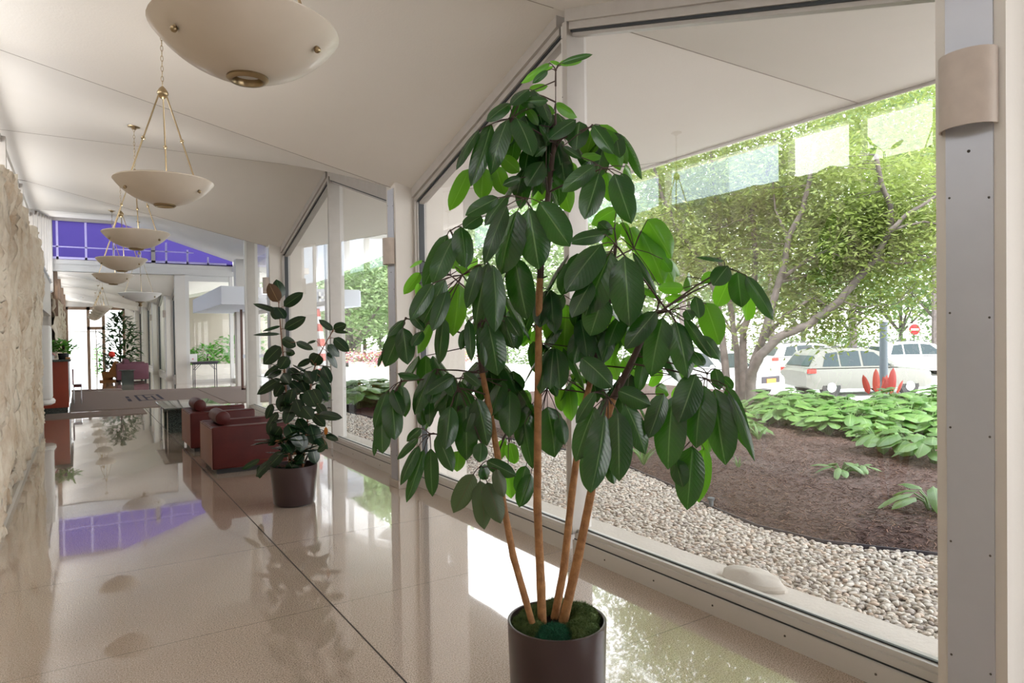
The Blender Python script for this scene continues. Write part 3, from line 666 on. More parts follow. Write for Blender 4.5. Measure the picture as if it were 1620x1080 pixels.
armchair('dark red boxy leather armchair standing next to the black granite table', 10.12)
t = thing('granite_table', 'black granite table with thick slab legs behind the armchairs', 'side table', (1.3, 12.6, 0))
MB().box(1.13, 2.0, 12.0, 13.5, .42, .45, .008).build('tabletop', 'granite', t)
MB().box(1.22, 1.46, 12.42, 12.52, 0, .42).build('leg', 'granite', t, smooth=False)
MB().box(1.24, 1.30, 13.2, 13.4, 0, .42).build('leg', 'granite', t, smooth=False)
MB().box(1.75, 1.95, 12.42, 12.52, 0, .42).build('leg', 'granite', t, smooth=False)
MB().box(1.75, 1.85, 13.2, 13.4, 0, .42).build('leg', 'granite', t, smooth=False)
# far sofa and cube table
t = thing('purple_sofa', 'low plum leather sofa at the far end of the hall', 'sofa', (1.5, 28, 0))
MB().box(1.12, 2.12, 27.5, 27.72, .08, .66, .03).build('armrest', 'leather_purple', t)
MB().box(1.12, 1.34, 27.7, 29.4, .08, .66, .03).build('backrest', 'leather_tan', t)
MB().box(1.12, 2.12, 29.2, 29.4, .08, .66, .03).build('armrest', 'leather_purple', t)
MB().box(1.34, 2.1, 27.72, 29.2, .12, .42, .04).build('seat_cushion', 'leather_purple', t)
MB().lathe([(.0001, 0), (.09, 0), (.1, .03), (.1, 1.2), (.09, 1.23), (.0001, 1.23)], (1.45, 27.85, .72), 16, 'Y').build('bolster', 'leather_purple', t)
for x in (1.2, 2.02):
    for y in (27.58, 29.3): MB().box(x-.03, x+.03, y-.03, y+.03, 0, .08).build('leg', 'black', t, smooth=False)
t = thing('granite_cube_table', 'small dark green stone cube table before the plum sofa', 'side table', (1.35, 26.2, 0))
MB().box(1.12, 1.60, 26.05, 26.45, .47, .50, .006).build('tabletop', 'granite', t); MB().box(1.2, 1.56, 26.1, 26.4, 0, .47).build('pedestal', 'granite', t, smooth=False)
# reception desk
t = thing('reception_desk', 'cherry wood reception desk with a black stone top', 'desk', (-.6, 17.3, 0))
MB().box(-2.0, -.19, 17.2, 17.26, .12, 1.10).build('side_panel', 'cherry', t, smooth=False)
MB().box(-.28, -.20, 17.26, 21.4, .12, 1.08).build('front_panel', 'aluminium', t, smooth=False)
MB().box(-2.0, -.21, 17.22, 21.4, 0, .12).build('plinth_base', 'granite', t, smooth=False)
MB().box(-2.0, -.14, 17.12, 21.5, 1.10, 1.145, .006).build('countertop', 'granite', t)
def bush(name, label, cat, c, r, h, n, ll, lw, material, potr=None, poth=.2, potmat='black', group=None, up=.4, stemtop=.2):
    t = thing(name, label, cat, c, group)
    c = Vector(c); z0 = poth if potr else 0
    if potr: MB().lathe([(.0001, 0), (potr*.8, 0), (potr, poth), (potr*.93, poth), (potr*.85, poth-.03), (.0001, poth-.03)], c, 20).build('pot', potmat, t)
    lv = Leaves(3, 5)
    for i in range(n):
        q = random.random()*2*PI; k = random.random()**.6; zz = random.random()
        rr = r*k*math.sin(PI*min(1, .12+.85*zz))**.6; p = c+Vector((rr*math.cos(q), rr*math.sin(q), z0+.03+(h-z0)*zz))
        d = Vector((math.cos(q+random.uniform(-.6, .6)), math.sin(q+random.uniform(-.6, .6)), random.uniform(-.6, up*2))).normalized()
        l = ll*random.uniform(.7, 1.2); lv.leaf(p, p+d*l, lw*random.uniform(.8, 1.2), Vector((random.uniform(-.4, .4), random.uniform(-.4, .4), 1)), .1, .1)
    lv.build('foliage', material, t)
    mb = MB()
    for i in range(3): mb.tube([c+Vector((0, 0, max(0, z0-.03))), c+Vector((random.uniform(-.1, .1)*r, random.uniform(-.1, .1)*r, h*.85))], .008+.01*r, 6)
    mb.build('stem', 'stem_brown', t); return t
bush('potted_plant', 'bright green bushy plant at the back of the desk', 'plant', (-.62, 17.9, 1.145), .24, .40, 160, .12, .05, 'bright_leaf', .10, .12, 'white')
bush('potted_plant', 'bright green plant in a dark pot at the corner of the desk', 'plant', (-.28, 17.75, 1.145), .24, .36, 160, .12, .05, 'bright_leaf', .11, .12, 'black')
t = thing('model_house', 'tiny white model house with a pink roof on the desk', 'ornament', (-.52, 17.4, 1.145))
MB().prism([(-.62, 1.145), (-.44, 1.145), (-.44, 1.23), (-.53, 1.31), (-.62, 1.23)], 'Y', 17.32, 17.48).build('house_body', 'white', t, smooth=False)
MB().prism([(-.64, 1.225), (-.53, 1.325), (-.42, 1.225), (-.42, 1.24), (-.53, 1.345), (-.64, 1.24)], 'Y', 17.30, 17.50).build('roof', 'pink', t, smooth=False)
tag(MB().box(-.24, -.15, 17.3, 17.6, 1.145, 1.185, .008).build('wooden_tray', 'wood'), 'small wooden tray on the edge of the desk top', 'tray')
t = thing('visitor_chair', 'small dark red chair standing by the front of the desk', 'chair', (-.02, 19, 0))
MB().box(-.12, .05, 19.1, 19.5, .42, .48, .01).build('seat', 'leather', t); MB().box(-.14, -.11, 19.1, 19.5, .48, .85, .008).build('backrest', 'leather', t)
for x in (-.11, .04):
    for y in (19.12, 19.48): MB().tube([(x, y, 0), (x, y, .43)], .012, 6).build('leg', 'chrome', t)
# wall cabinet left of the desk
t = thing('wall_cabinet', 'tall white rounded cabinet fixed to the left wall before the desk', 'cabinet', (-.6, 15.2, .36))
MB().box(-.70, -.42, 15.0, 15.42, .46, 1.84, .05).build('cabinet_body', 'white', t)
MB().lathe([(.0001, 0), (.12, .0), (.175, .03), (.185, .08), (.16, .12), (.0001, .12)], (-.56, 15.2, .36), 24).build('foot', 'white', t)
# folding table
t = thing('folding_table', 'black folding table against the glass screen', 'table', (3.6, 24.9, 0))
MB().box(3.2, 4.02, 24.65, 25.2, .70, .74, .008).build('tabletop', 'black_plastic', t); MB().box(3.24, 3.98, 24.68, 25.17, .655, .70).build('apron', 'black_plastic', t, smooth=False)
for x in (3.27, 3.95):
    for y in (24.72, 25.13): 
        MB().tube([(x, y, 0), (x, y, .67)], .014, 8).build('leg', 'black_plastic', t)
    s = 1 if x < 3.5 else -1
    for y in (24.72, 25.13): MB().tube([(x, y, .45), (x+s*.2, y, .67)], .009, 6).build('brace', 'black_plastic', t)
t = thing('notice_stand', 'white upright notice with a small red mark on the folding table', 'sign', (3.25, 24.8, .74))
MB().box(3.13, 3.36, 24.78, 24.80, .74, 1.01).build('notice_sheet', 'paper', t, smooth=False); MB().box(3.20, 3.25, 24.772, 24.779, .82, .86).build('printed_mark', 'pink', t, smooth=False)
# far plants
t = bush('tall_potted_plant', 'tall dark leafy plant in a pot behind the plum sofa', 'plant', (1.38, 30.2, 0), .62, 2.45, 700, .30, .075, 'dark_leaf', .24, .35, 'black')
t = bush('basket_plant', 'small plant with a red bloom in a wooden basket beside the sofa', 'plant', (.88, 28.6, .05), .35, .85, 90, .2, .06, 'dark_leaf', .2, .3, 'wood')
MB().sphere((1.02, 28.5, .98), .11, 10).build('bloom', 'flower_red', t)
MB().prism([(.80, .15), (1.15, .15), (1.2, .7), (1.1, .75)], 'Y', 28.3, 28.4).build('wooden_easel', 'wood', t, smooth=False)
tag(MB().box(.62, 1.12, 28.2, 28.9, 0, .05).build('wooden_crate_base', 'wood', smooth=False), 'low wooden tray under the basket plant', 'tray')
tag(MB().box(2.752, 2.757, YVAL(1)-.03, YVAL(1)+.035, .22, .34).build('outlet_plate', 'white', smooth=False), 'small white wall socket low on the pier', 'socket')

# ------------------------------------------------------------------ indoor plants
def planter(t, c, R, h, mt='pot_brown', taper=1.0, moss=False):
    x, y = c
    MB().lathe([(.0001, .012), (R*taper*.92, .012), (R*taper*.95, .02), (R, h-.012), (R, h), (R-.006, h+.002), (R-.012, h), (R-.014, h-.06), (.0001, h-.06)], (x, y, 0), 56).build('pot', mt, t, angle=50)
    MB().lathe([(.0001, 0), (R*.8*taper, 0), (R*.8*taper, .016), (.0001, .016)], (x, y, 0), 32).build('pot_foot', 'black', t)
    MB().lathe([(.0001, h-.05), (R-.014, h-.05)], (x, y, 0), 40).build('soil', 'soil', t)

PX, PY = 1.69, 2.29
big = thing('umbrella_plant', 'tall umbrella plant with drooping glossy leaves in the nearest dark brown pot', 'potted plant', (PX, PY, 0))
planter(big, (PX, PY), .21, .375, 'pot_brown')
def moss_lump(c, r, sq, mt, name='moss'):
    n = 5200; u = rng.normal(size=(n, 3)); u /= np.linalg.norm(u, axis=1)[:, None]; u[:, 2] = np.abs(u[:, 2])
    mb = MB(); vs = []
    k = 24
    for i in range(13):
        for j in range(k):
            a = PI*i/12; q = 2*PI*j/k; d = Vector((math.sin(a)*math.cos(q), math.sin(a)*math.sin(q), math.cos(a)))
            rr = r*(1+.28*noise.noise(d*2.5+Vector(c)*9)+.12*noise.noise(d*9)); vs.append((c[0]+d.x*rr*sq[0], c[1]+d.y*rr*sq[1], c[2]+d.z*rr*sq[2]))
    fs = [(i*k+j, i*k+(j+1) % k, (i+1)*k+(j+1) % k, (i+1)*k+j) for i in range(12) for j in range(k)]
    mb.add(vs, fs); o = mb.build(name, mt, big)
    # short fibres
    P = u*r*np.array(sq)*rng.uniform(.9, 1.12, (n, 1))+np.array(c); D = u*.5+rng.normal(size=(n, 3))*.6; D /= np.linalg.norm(D, axis=1)[:, None]
    ok_ = np.hypot(P[:, 0]-PX, P[:, 1]-PY) < .185; P = P[ok_]; D = D[ok_]; n = len(P); W = np.cross(D, rng.normal(size=(n, 3))); W /= np.linalg.norm(W, axis=1)[:, None]
    L = rng.uniform(.007, .017, (n, 1)); V = np.stack([P-W*.0009, P+W*.0009, P+D*L+W*.0003, P+D*L-W*.0003], 1).reshape(-1, 3)-np.array(big['_org'])
    f = np_mesh('moss_fibre', V, np.arange(n*4).reshape(n, 4), mt, o)
    tag(f, kind='stuff')
z0 = .352
for dx, dy, r, sq, mt in ((-.115, .05, .070, (1, 1, .6), 'moss'), (-.085, -.085, .068, (1.1, .9, .6), 'moss_teal'), (.04, -.115, .062, (1.15, .9, .7), 'moss'), (.115, -.02, .072, (.9, 1.1, .85), 'moss'), (.075, .10, .07, (1.1, .9, .7), 'moss'), (-.02, .125, .06, (1.2, .8, .6), 'moss'), (-.14, -.03, .045, (.9, 1, .6), 'moss'), (.0, .0, .06, (1, 1, .3), 'soil')):
    moss_lump((PX+dx, PY+dy, z0), r, sq, mt)

# leaves traced as base and tip; every row: hub x, hub y, hub depth | leaves bx by tx ty w [flag]
def crop(ox, oy, s): return lambda x, y: (ox+x/s, oy+y/s)
DATA = [
 ((680, 70, 3.375), [
  (672, 138, 2.86, '700 100 868 52 34;690 104 815 88 32 b;640 100 485 205 50 b;630 140 548 208 34;700 112 640 88 20 b;660 120 590 150 24 b'),
  (560, 262, 2.95, '530 240 632 222 34 b'),
  (437, 395, 2.78, '530 240 432 322 66;480 312 632 298 60;575 330 668 368 50 b;430 315 305 408 64;262 455 138 668 50;330 425 222 755 92;415 400 322 692 104;462 392 550 592 112;520 340 580 432 50 b;440 470 418 535 34 b;212 665 105 890 80 b;285 655 275 830 96 b;350 650 400 805 84 b;385 600 480 682 76 b'),
  (620, 712, 2.80, '605 625 520 755 100;485 712 388 752 50;622 545 560 600 30'),
  (680, 540, 2.86, '672 318 790 388 64 b;780 402 636 502 74;800 412 780 562 104;640 520 585 430 30'),
  (862, 440, 2.80, '870 430 978 582 78;905 430 1058 640 95 b;940 450 1018 672 95 b;872 462 832 600 96 b;710 545 805 610 36'),
  (925, 662, 2.62, '882 646 705 785 90;905 682 828 930 116;942 682 962 842 66 b;985 692 1078 958 116;1022 688 1090 800 56;812 604 918 592 56 b;1040 652 1085 720 60 b'),
  (650, 700, 3.10, '640 665 545 860 84 b;690 692 750 900 100 b;655 780 640 850 40;730 640 790 660 40 b'),
  (508, 822, 2.66, '366 818 190 912 76;414 806 292 965 66;410 862 288 1175 84;468 890 374 1230 156;530 876 582 1200 160;584 842 748 1078 140'),
  (985, 985, 3.02, '995 880 862 962 84 b;955 990 755 1062 80;1000 952 925 1080 84 b;900 950 975 1015 66'),
 ]),
 ((580, 300, 3.857), [
  (512, 250, 2.74, '700 160 592 232 90;492 275 345 602 100;532 290 402 572 126;577 225 606 482 124'),
  (585, 520, 2.62, '405 570 268 792 92;480 548 330 842 104;492 604 402 862 90;560 572 530 896 136 b;470 782 442 1066 84;692 452 608 722 84;742 442 660 832 94;772 462 788 866 136;392 812 306 1002 72 b;342 862 276 952 60;272 762 352 856 60;540 470 640 520 40 b'),
  (720, 800, 2.72, '742 820 802 1135 156;902 412 978 792 156;690 832 722 1082 62;622 792 640 1042 62;852 772 932 892 60;842 802 900 972 94;600 850 575 975 50'),
  (510, 520, 3.10, '342 436 260 472 34 b;328 506 226 640 62 b;322 572 300 640 40 b;682 432 600 484 60 b;520 430 552 480 60 b'),
  (240, 785, 2.60, '205 862 112 1082 108;222 842 250 1066 108;232 792 128 892 54;92 1002 70 1078 22'),
 ]),
 ((780, 300, 3.857), [
  (745, 332, 2.50, '682 272 474 312 84;664 330 442 618 168;722 382 560 766 196;802 404 832 832 190;602 562 480 776 112;672 652 592 892 160'),
  (860, 360, 3.12, '902 252 1046 576 156 b;942 182 1092 422 150 b;832 232 900 382 104 b;756 122 598 206 84 b;642 192 745 282 74 b;1012 582 1090 612 54 b;1032 422 1092 502 64 b;780 200 830 300 60 b'),
  (1012, 690, 2.66, '852 382 1002 642 42;1030 668 800 560 36 b'),
  (690, 820, 2.98, '450 702 430 1082 186 b;552 842 490 1062 126;722 852 662 1062 94;742 882 718 1072 60 b;432 642 312 782 92;360 772 340 932 74 b;480 442 420 642 104;790 700 830 900 90 b;640 900 615 1010 80 b;800 850 900 1000 110 b'),
  (250, 832, 3.05, '232 832 110 962 64 b;202 842 180 962 64 b;92 742 150 972 104;280 800 340 700 60 b;150 800 80 700 60 b;260 860 230 980 60 b;290 820 370 860 50 b'),
 ]),
 ((960, 380, 3.857), [
  (722, 170, 2.80, '716 126 548 100 32;640 192 584 262 54 b;740 156 650 272 104;750 232 668 412 104 b;800 192 822 412 124;852 216 1020 486 84;870 342 848 492 94 b'),
  (640, 258, 2.84, '490 222 515 302 84 b;470 292 308 290 68 b;470 352 350 352 54 b'),
  (376, 432, 2.52, '302 432 110 662 114;342 472 265 832 156;422 492 496 842 136;472 472 640 722 64;482 422 520 482 64;602 382 690 642 136 b;542 342 566 472 74;582 582 690 726 84;522 672 590 762 74'),
  (612, 812, 2.66, '662 782 690 912 74;702 832 770 902 54;560 770 450 690 50 b;610 900 560 960 60 b'),
  (240, 330, 3.2, '332 112 450 215 70 b;350 150 410 260 90 b;60 400 -30 620 100 b;30 540 -40 760 90 b;20 700 70 860 90 b;100 720 230 880 120 b'),
 ]),
 ((960, 560, 3.857), [
  (600, 150, 2.50, '542 122 440 416 156;592 192 540 572 176;662 212 720 676 176;732 192 862 592 96;742 232 908 652 60;402 262 370 702 176'),
  (540, 500, 2.62, '522 562 490 952 156;592 572 562 912 108 b;422 642 462 812 104;602 482 622 622 64 b;342 242 250 512 136;760 530 790 580 30 b'),
  (75, 185, 2.45, '70 222 272 312 114;112 302 240 612 124'),
  (420, 130, 3.05, '340 100 250 190 80 b;430 90 520 150 70 b;300 200 380 250 80 b;450 200 400 290 70 b;220 140 150 220 80 b'),
 ]),
 ((780, 560, 3.857), [
  (702, 266, 2.45, '540 22 732 202 144;622 232 504 422 70;622 322 500 654 134;682 372 600 846 156;762 352 770 776 156;1042 242 950 512 114;562 602 590 842 84;702 662 740 792 64'),
  (436, 148, 3.16, '462 192 480 412 94 b;402 202 420 352 64 b;502 172 540 332 74 b;470 130 590 160 60 b;400 110 310 60 60 b;370 20 480 90 90 b'),
  (330, 210, 2.98, '332 322 380 632 176;402 382 440 552 84;242 302 160 562 114;192 422 240 702 94;202 682 148 852 84;232 732 160 934 94;340 130 390 260 60'),
  (95, 462, 3.04, '70 62 30 272 84;122 102 130 232 134;122 242 130 432 94 b;102 542 130 672 74 b;56 522 50 642 54 b;92 722 110 882 74 b;20 340 80 370 50 b;170 230 230 300 70 b'),
 ]),
 ((580, 560, 3.857), [
  (212, 165, 2.66, '206 192 236 386 84;156 216 222 372 74;150 272 175 522 118;122 232 45 452 64;95 392 96 606 98;60 492 45 622 30;192 118 328 142 54'),
  (432, 95, 2.74, '402 102 290 366 104;432 122 390 302 94;382 272 385 442 54;332 332 346 436 58;492 242 400 352 64;492 112 540 262 94'),
  (386, 488, 2.66, '332 452 244 532 54;316 512 184 642 54;320 556 204 798 64;350 582 244 906 68;392 576 400 872 84;432 492 526 716 94'),
  (558, 204, 2.70, '512 316 480 582 114;606 316 610 652 136;672 272 740 562 124;562 232 545 322 64;592 112 692 192 54;532 132 360 242 74;562 592 550 722 84 b;700 540 690 660 84;470 480 500 570 60;650 330 600 480 60'),
  (692, 690, 2.74, '652 732 530 972 114 y;692 772 722 1072 114 y;736 782 820 1032 114 y;792 702 840 872 84 y;732 652 916 742 84;702 682 742 762 84'),
  (868, 466, 3.1, '892 562 900 672 64 b;832 522 840 602 64 b;760 340 860 400 60;880 260 920 430 90 b;960 220 1000 320 70 b;770 150 820 250 80 b'),
 ]),
]
trunk_pts = {
 0: [(858, 992, 2.84), (856, 930, 2.84), (850, 800, 2.84), (851, 640, 2.83), (853, 465, 2.83), (858, 380, 2.84), (866, 320, 2.85), (872, 265, 2.86), (877, 225, 2.86), (879, 170, 2.86), (879, 111, 2.86)],
 1: [(842, 985, 2.80), (832, 950, 2.80), (812, 880, 2.80), (795, 790, 2.81), (787, 718, 2.82), (775, 650, 2.82), (763, 590, 2.83), (757, 545, 2.84), (760, 480, 2.85)],
 2: [(875, 990, 2.87), (892, 900, 2.90), (905, 780, 2.93), (922, 650, 2.97), (935, 600, 3.0), (955, 520, 3.0), (965, 470, 3.0), (975, 385, 3.0)],
 3: [(888, 996, 2.84), (915, 880, 2.80), (933, 790, 2.76), (952, 690, 2.72), (970, 630, 2.70), (998, 575, 2.68), (1012, 545, 2.68), (1040, 495, 2.66), (1056, 492, 2.6)]}
rad = {0: [.0195, .0185, .0165, .0155, .0145, .0135, .012, .011, .009, .0022, .0018], 1: [.013, .0145, .0145, .014, .0135, .0125, .012, .010, .007],
       2: [.018, .0165, .0155, .014, .013, .011, .009, .006], 3: [.021, .0185, .0165, .0155, .0145, .013, .011, .006, .004]}
TR = {}
for i in range(4):
    pts = [at(*p) for p in trunk_pts[i]]
    # densify with slight knuckles
    P2, R2 = [], []
    for a in range(len(pts)-1):
        for q in range(7):
            s = q/7; P2.append(pts[a].lerp(pts[a+1], s)); r = rad[i][a]*(1-s)+rad[i][a+1]*s; R2.append(r*(1.07 if q in (0,) else 1+.02*random.uniform(-1, 1)))
    P2.append(pts[-1]); R2.append(rad[i][-1]); TR[i] = P2
    cut = {0: 30, 1: 42, 2: 28, 3: 28}[i]
    st = MB().tube(P2[:cut+1], R2[:cut+1], 14).build('stem', 'trunk_tan', big)
    MB().tube(P2[cut:], [r*1.05 for r in R2[cut:]], 10).build('upper_stem', 'stem_brown', big)
    mb = MB()      # short leaf-scar stubs on the dark upper part
    for q in range(cut, len(P2)-4, 2):
        a = random.uniform(0, 2*PI); d = Vector((math.cos(a), math.sin(a), .3)); 
        if R2[q] > .006: mb.tube([P2[q], P2[q]+d*(R2[q]+random.uniform(.006, .02))], [.004, .0025], 5)
    if mb.v: mb.build('leaf_scars', 'stem_brown', big)
LV = {'': Leaves(7, 11), 'b': Leaves(7, 11), 'y': Leaves(7, 11)}; PET = MB()
allT = [p for k in TR for p in TR[k][25:]]
for (ox, oy, s), clusters in DATA:
    for hx, hy, hd, txt in clusters:
        H = at(ox+hx/s, oy+hy/s, hd)
        # hub petiole back to the nearest stem, entering a bit lower
        near = min(allT, key=lambda p: (p-(H-Vector((0, 0, .06)))).length)
        if (near-H).length > .03:
            mid = near.lerp(H, .55)+Vector((0, 0, .02*(near-H).length)); PET.tube([near, mid, H], [.0042, .0036, .003], 6)
        PET.sphere(H, .006, 6)
        for row in txt.split(';'):
            q = row.split(); bx, by, tx, ty, wd = map(float, q[:5]); fl = q[5] if len(q) > 5 else ''
            dd = hd + (.10 if fl == 'b' else -.05)+random.uniform(-.04, .04)
            B = at(ox+bx/s, oy+by/s, (hd+dd)/2); T = at(ox+tx/s, oy+ty/s, dd+random.uniform(-.05, .05))
            w = wd/s*dd/FPX*1.13; L = T-B
            view = (Vector((0, 0, EYE))-B).normalized(); ang = random.uniform(-.5, .5)
            if L.z < -.6*L.length: ang *= .8
            N = (Matrix.Rotation(ang, 3, L.normalized()) @ view); N.z += .45
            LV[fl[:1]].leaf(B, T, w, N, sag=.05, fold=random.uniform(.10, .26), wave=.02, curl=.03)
            PET.tube([H, H.lerp(B, .5)+Vector((0, 0, .006)), B, B.lerp(T, .05)], [.0024, .0020, .0020, .0016], 5)
# hidden inner leaves that fill the crown between the traced ones
for i in range(70):
    base = random.choice([p for p in allT if p.z > 1.15]); q = random.uniform(0, 2*PI); rr = random.uniform(.08, .30)
    H = base+Vector((rr*math.cos(q), rr*math.sin(q), random.uniform(-.06, .06)))
    if H.x > 2.75 or (H-Vector((0, 0, EYE))).dot(_F) < 2.85: continue
    PET.tube([base, H], [.003, .002], 5)
    for j in range(5):
        a = random.uniform(0, 2*PI); B = H+Vector((.04*math.cos(a), .04*math.sin(a), 0)); T = B+Vector((.10*math.cos(a), .10*math.sin(a), -random.uniform(.14, .20)))
        LV[''].leaf(B, T, random.uniform(.07, .10), Vector((math.cos(a), math.sin(a), .5)), .05, .1)
LV[''].build('foliage', 'umbrella_leaf', big)
LV['b'].build('backlit_foliage', 'umbrella_leaf_backlit', big)['label'] = 'leaves coloured brighter green as if backlit by the window'
leaf_mat('umbrella_leaf_dull', (.06, .085, .045), (.10, .13, .075), (.10, .07, .05), .5, .25, (.15, .3, .08))
LV['y'].build('faded_foliage', 'umbrella_leaf_dull', big)['label'] = 'three dull grey-green leaves hanging low'
PET.build('petiole', 'stem_brown', big)

# rubber plant
QX, QY = 1.70, 6.48
rub = thing('rubber_plant', 'rubber plant with dark oval leaves in a brown pot beside the armchairs', 'potted plant', (QX, QY, 0))
planter(rub, (QX, QY), .215, .37, 'pot_brown', .93)
RS = 2.512
stems = [[(548, 850, 6.38), (545, 760, 6.38), (542, 700, 6.38), (535, 560, 6.38), (525, 430, 6.38), (515, 330, 6.38), (508, 250, 6.38), (503, 180, 6.38)],
         [(600, 850, 6.42), (612, 740, 6.44), (625, 600, 6.45), (635, 500, 6.46), (658, 420, 6.46), (690, 360, 6.46), (724, 303, 6.46)],
         [(560, 850, 6.3), (550, 780, 6.25), (520, 740, 6.2), (490, 760, 6.15)], [(600, 850, 6.5), (640, 760, 6.5), (690, 700, 6.5)], [(575, 850, 6.45), (585, 700, 6.5), (575, 560, 6.5), (560, 480, 6.5)]]
SP = [[at(240+a/RS, 400+b/RS, c) for a, b, c in st] for st in stems]
for i, st in enumerate(SP):
    MB().tube(st, [.011-.007*j/(len(st)-1) for j in range(len(st))], 8).build('stem', 'stem_red' if i < 2 else 'stem_brown', rub)
lv = Leaves(5, 9); PT = MB()
rows = '515 178 495 105 50;525 212 602 157 42;500 232 403 202 26;497 215 530 262 46;510 262 483 215 46;528 302 613 254 42;512 290 440 312 13;510 322 403 326 15;518 342 573 372 42;574 354 642 384 28;512 372 443 442 56;532 392 570 400 28;540 412 508 462 48;632 424 578 450 26;512 440 445 492 22;516 466 458 496 32;543 458 597 506 38;522 478 547 522 44;548 508 600 554 36;512 500 418 562 38;520 522 488 572 38;532 560 512 632 54;572 580 602 658 48;588 560 642 602 34;618 545 652 612 64;578 658 618 716 44;542 680 572 752 58;502 632 463 692 34;512 690 473 747 44;630 680 652 762 64;664 640 758 655 36;692 722 742 745 26;640 778 652 838 48;692 762 658 790 28;546 830 572 882 48;572 755 518 812 38;522 790 453 862 44;430 820 358 860 22;472 830 413 888 42;500 840 488 888 38;430 845 430 896 24;500 735 463 765 30;720 306 664 265 26;722 302 774 284 36;725 310 780 316 15;724 338 784 392 42;700 364 746 412 38;698 394 737 458 32;665 402 637 446 56;680 450 713 518 38;660 462 652 514 44;668 490 713 557 32;655 520 702 590 34;640 540 672 600 44;652 348 618 360 14;600 610 640 660 50;660 600 692 652 40;612 690 640 740 46;560 600 530 680 48;600 720 590 790 50;480 600 455 660 30;590 500 620 560 42;560 540 545 600 40;640 640 690 690 40;560 720 600 770 46;610 470 640 520 44;480 660 470 730 40;530 740 560 800 44;600 800 560 850 40;640 720 700 780 36'
for row in rows.split(';'):
    bx, by, tx, ty, wd = map(float, row.split()); d = 6.38+random.uniform(-.16, .12)
    B = at(240+bx/RS, 400+by/RS, d); T = at(240+tx/RS, 400+ty/RS, d+random.uniform(-.08, .06)); w = wd/RS*d/FPX*1.04
    near = min([p.lerp(q, s) for st in SP for p, q in zip(st[:-1], st[1:]) for s in (0, .33, .66)], key=lambda p: (p-B-Vector((0, 0, -.03))).length)
    view = (Vector((0, 0, EYE))-B).normalized(); N = Matrix.Rotation(random.uniform(-.5, .5), 3, (T-B).normalized()) @ view; N.z += .3
    lv.leaf(B, T, w, N, sag=.04, fold=.08, shape=.95); PT.tube([near, near.lerp(B, .6)+Vector((0, 0, .006)), B], [.0035, .003, .0026], 5)
for i in range(95):      # inner leaves along the lower stems
    st = random.choice(SP[:3]+SP[4:]); k = random.randrange(0, min(4, len(st)-1)); p = st[k].lerp(st[k+1], random.random()); 
    if p.z < .42: p = p+Vector((0, 0, .1))
    a = random.uniform(0, 2*PI); d = Vector((math.cos(a), math.sin(a), random.uniform(-.35, .5))).normalized(); B = p+d*.05; lv.leaf(B, B+d*random.uniform(.16, .23), random.uniform(.07, .095), Vector((0, 0, 1))+d*.6, .05, .08, .95); PT.tube([p, B], .003, 5)
lv.build('foliage', 'rubber_leaf', rub); PT.build('petiole', 'stem_red', rub)
lb = Leaves(5, 9); B = at(240+503/RS, 400+195/RS, 6.33); T = at(240+466/RS, 400+120/RS, 6.3); lb.leaf(B, T, 52/RS*6.3/FPX, (Vector((0, 0, EYE))-B), .03, .06, .95); lb.build('young_leaf', 'rubber_leaf_brown', rub)['label'] = 'reddish-brown youngest leaf'
lb = Leaves(3, 5); B = at(240+692/RS, 400+690/RS, 6.4); lb.leaf(B, B+Vector((0, 0, -.09)), .035, (Vector((0, 0, EYE))-B), .03, .06); lb.build('withered_leaf', 'yellow_leaf', rub)['label'] = 'orange withered leaf'

# ------------------------------------------------------------------ outside: ground
E1 = [(5.75, -3), (5.6, 1.4), (5.09, 2.32), (4.70, 2.96), (4.64, 3.5), (4.78, 4.05), (5.15, 4.96), (5.46, 5.97), (5.55, 7.5), (5.35, 9.5), (5.0, 11.2), (4.75, 12.3), (4.6, 14.6)]
tag(MB().box(3.12, 3.66, -5.5, 14.7, -.3, .0).build('ground_curb', 'concrete', smooth=False), 'pale concrete kerb strip outside the window', kind='structure')
tag(MB().box(3.6, 6.2, -5.5, 14.9, -.3, -.045).build('ground', 'mulch', smooth=False), kind='structure')
nb = 60
def edge_x(y):
    for (xa, ya), (xb, yb) in zip(E1[:-1], E1[1:]):
        if ya <= y <= yb: return xa+(xb-xa)*(y-ya)/(yb-ya)
    return E1[0][0] if y < E1[0][1] else E1[-1][0]
def gz(x, y):
    d = x-edge_x(y); s = min(1, max(0, d)/.5); z = -.04+.05*s+.025*noise.noise(Vector((x*.9, y*.9, 0)))*s+.010*noise.noise(Vector((x*7, y*7, 3)))
    f = min(1, max(0, (x*.84-y*.02-11.5)/3.5)); return z-.75*f*f*(3-2*f)
ys = np.linspace(-3, 14.9, 260); V = []
NXX = 150
for y in ys:
    ex = edge_x(y)
    for i in range(NXX+1): x = ex+(19.5-ex)*(i/NXX)**1.6; V.append((x, y, gz(x, y)))
F = np.array([(j*(NXX+1)+i, j*(NXX+1)+i+1, (j+1)*(NXX+1)+i+1, (j+1)*(NXX+1)+i) for j in range(len(ys)-1) for i in range(NXX)])
tag(np_mesh('ground_mulch', np.array(V), F, 'mulch', smooth=True), 'dark brown mulch bed', kind='structure')
tag(MB().box(14, 160, -90, 120, -1.2, -.78).build('ground_street', 'street', smooth=False), 'pale street and pavement', kind='structure')
tag(MB().box(3.2, 14.5, 14.9, 60, -.4, -.03).box(14.5, 18.8, 14.9, 60, -1.2, -.03).build('ground_walk', 'pale_walk', smooth=False), 'pale concrete walk beyond the planted beds', kind='structure')
pts = [(x-.01, y, .01) for x, y in E1]; mb = MB(); vs = []
for x, y, z in pts: vs += [(x-.006, y, -.06), (x-.006, y, .004), (x+.006, y, .004), (x+.006, y, -.06)]
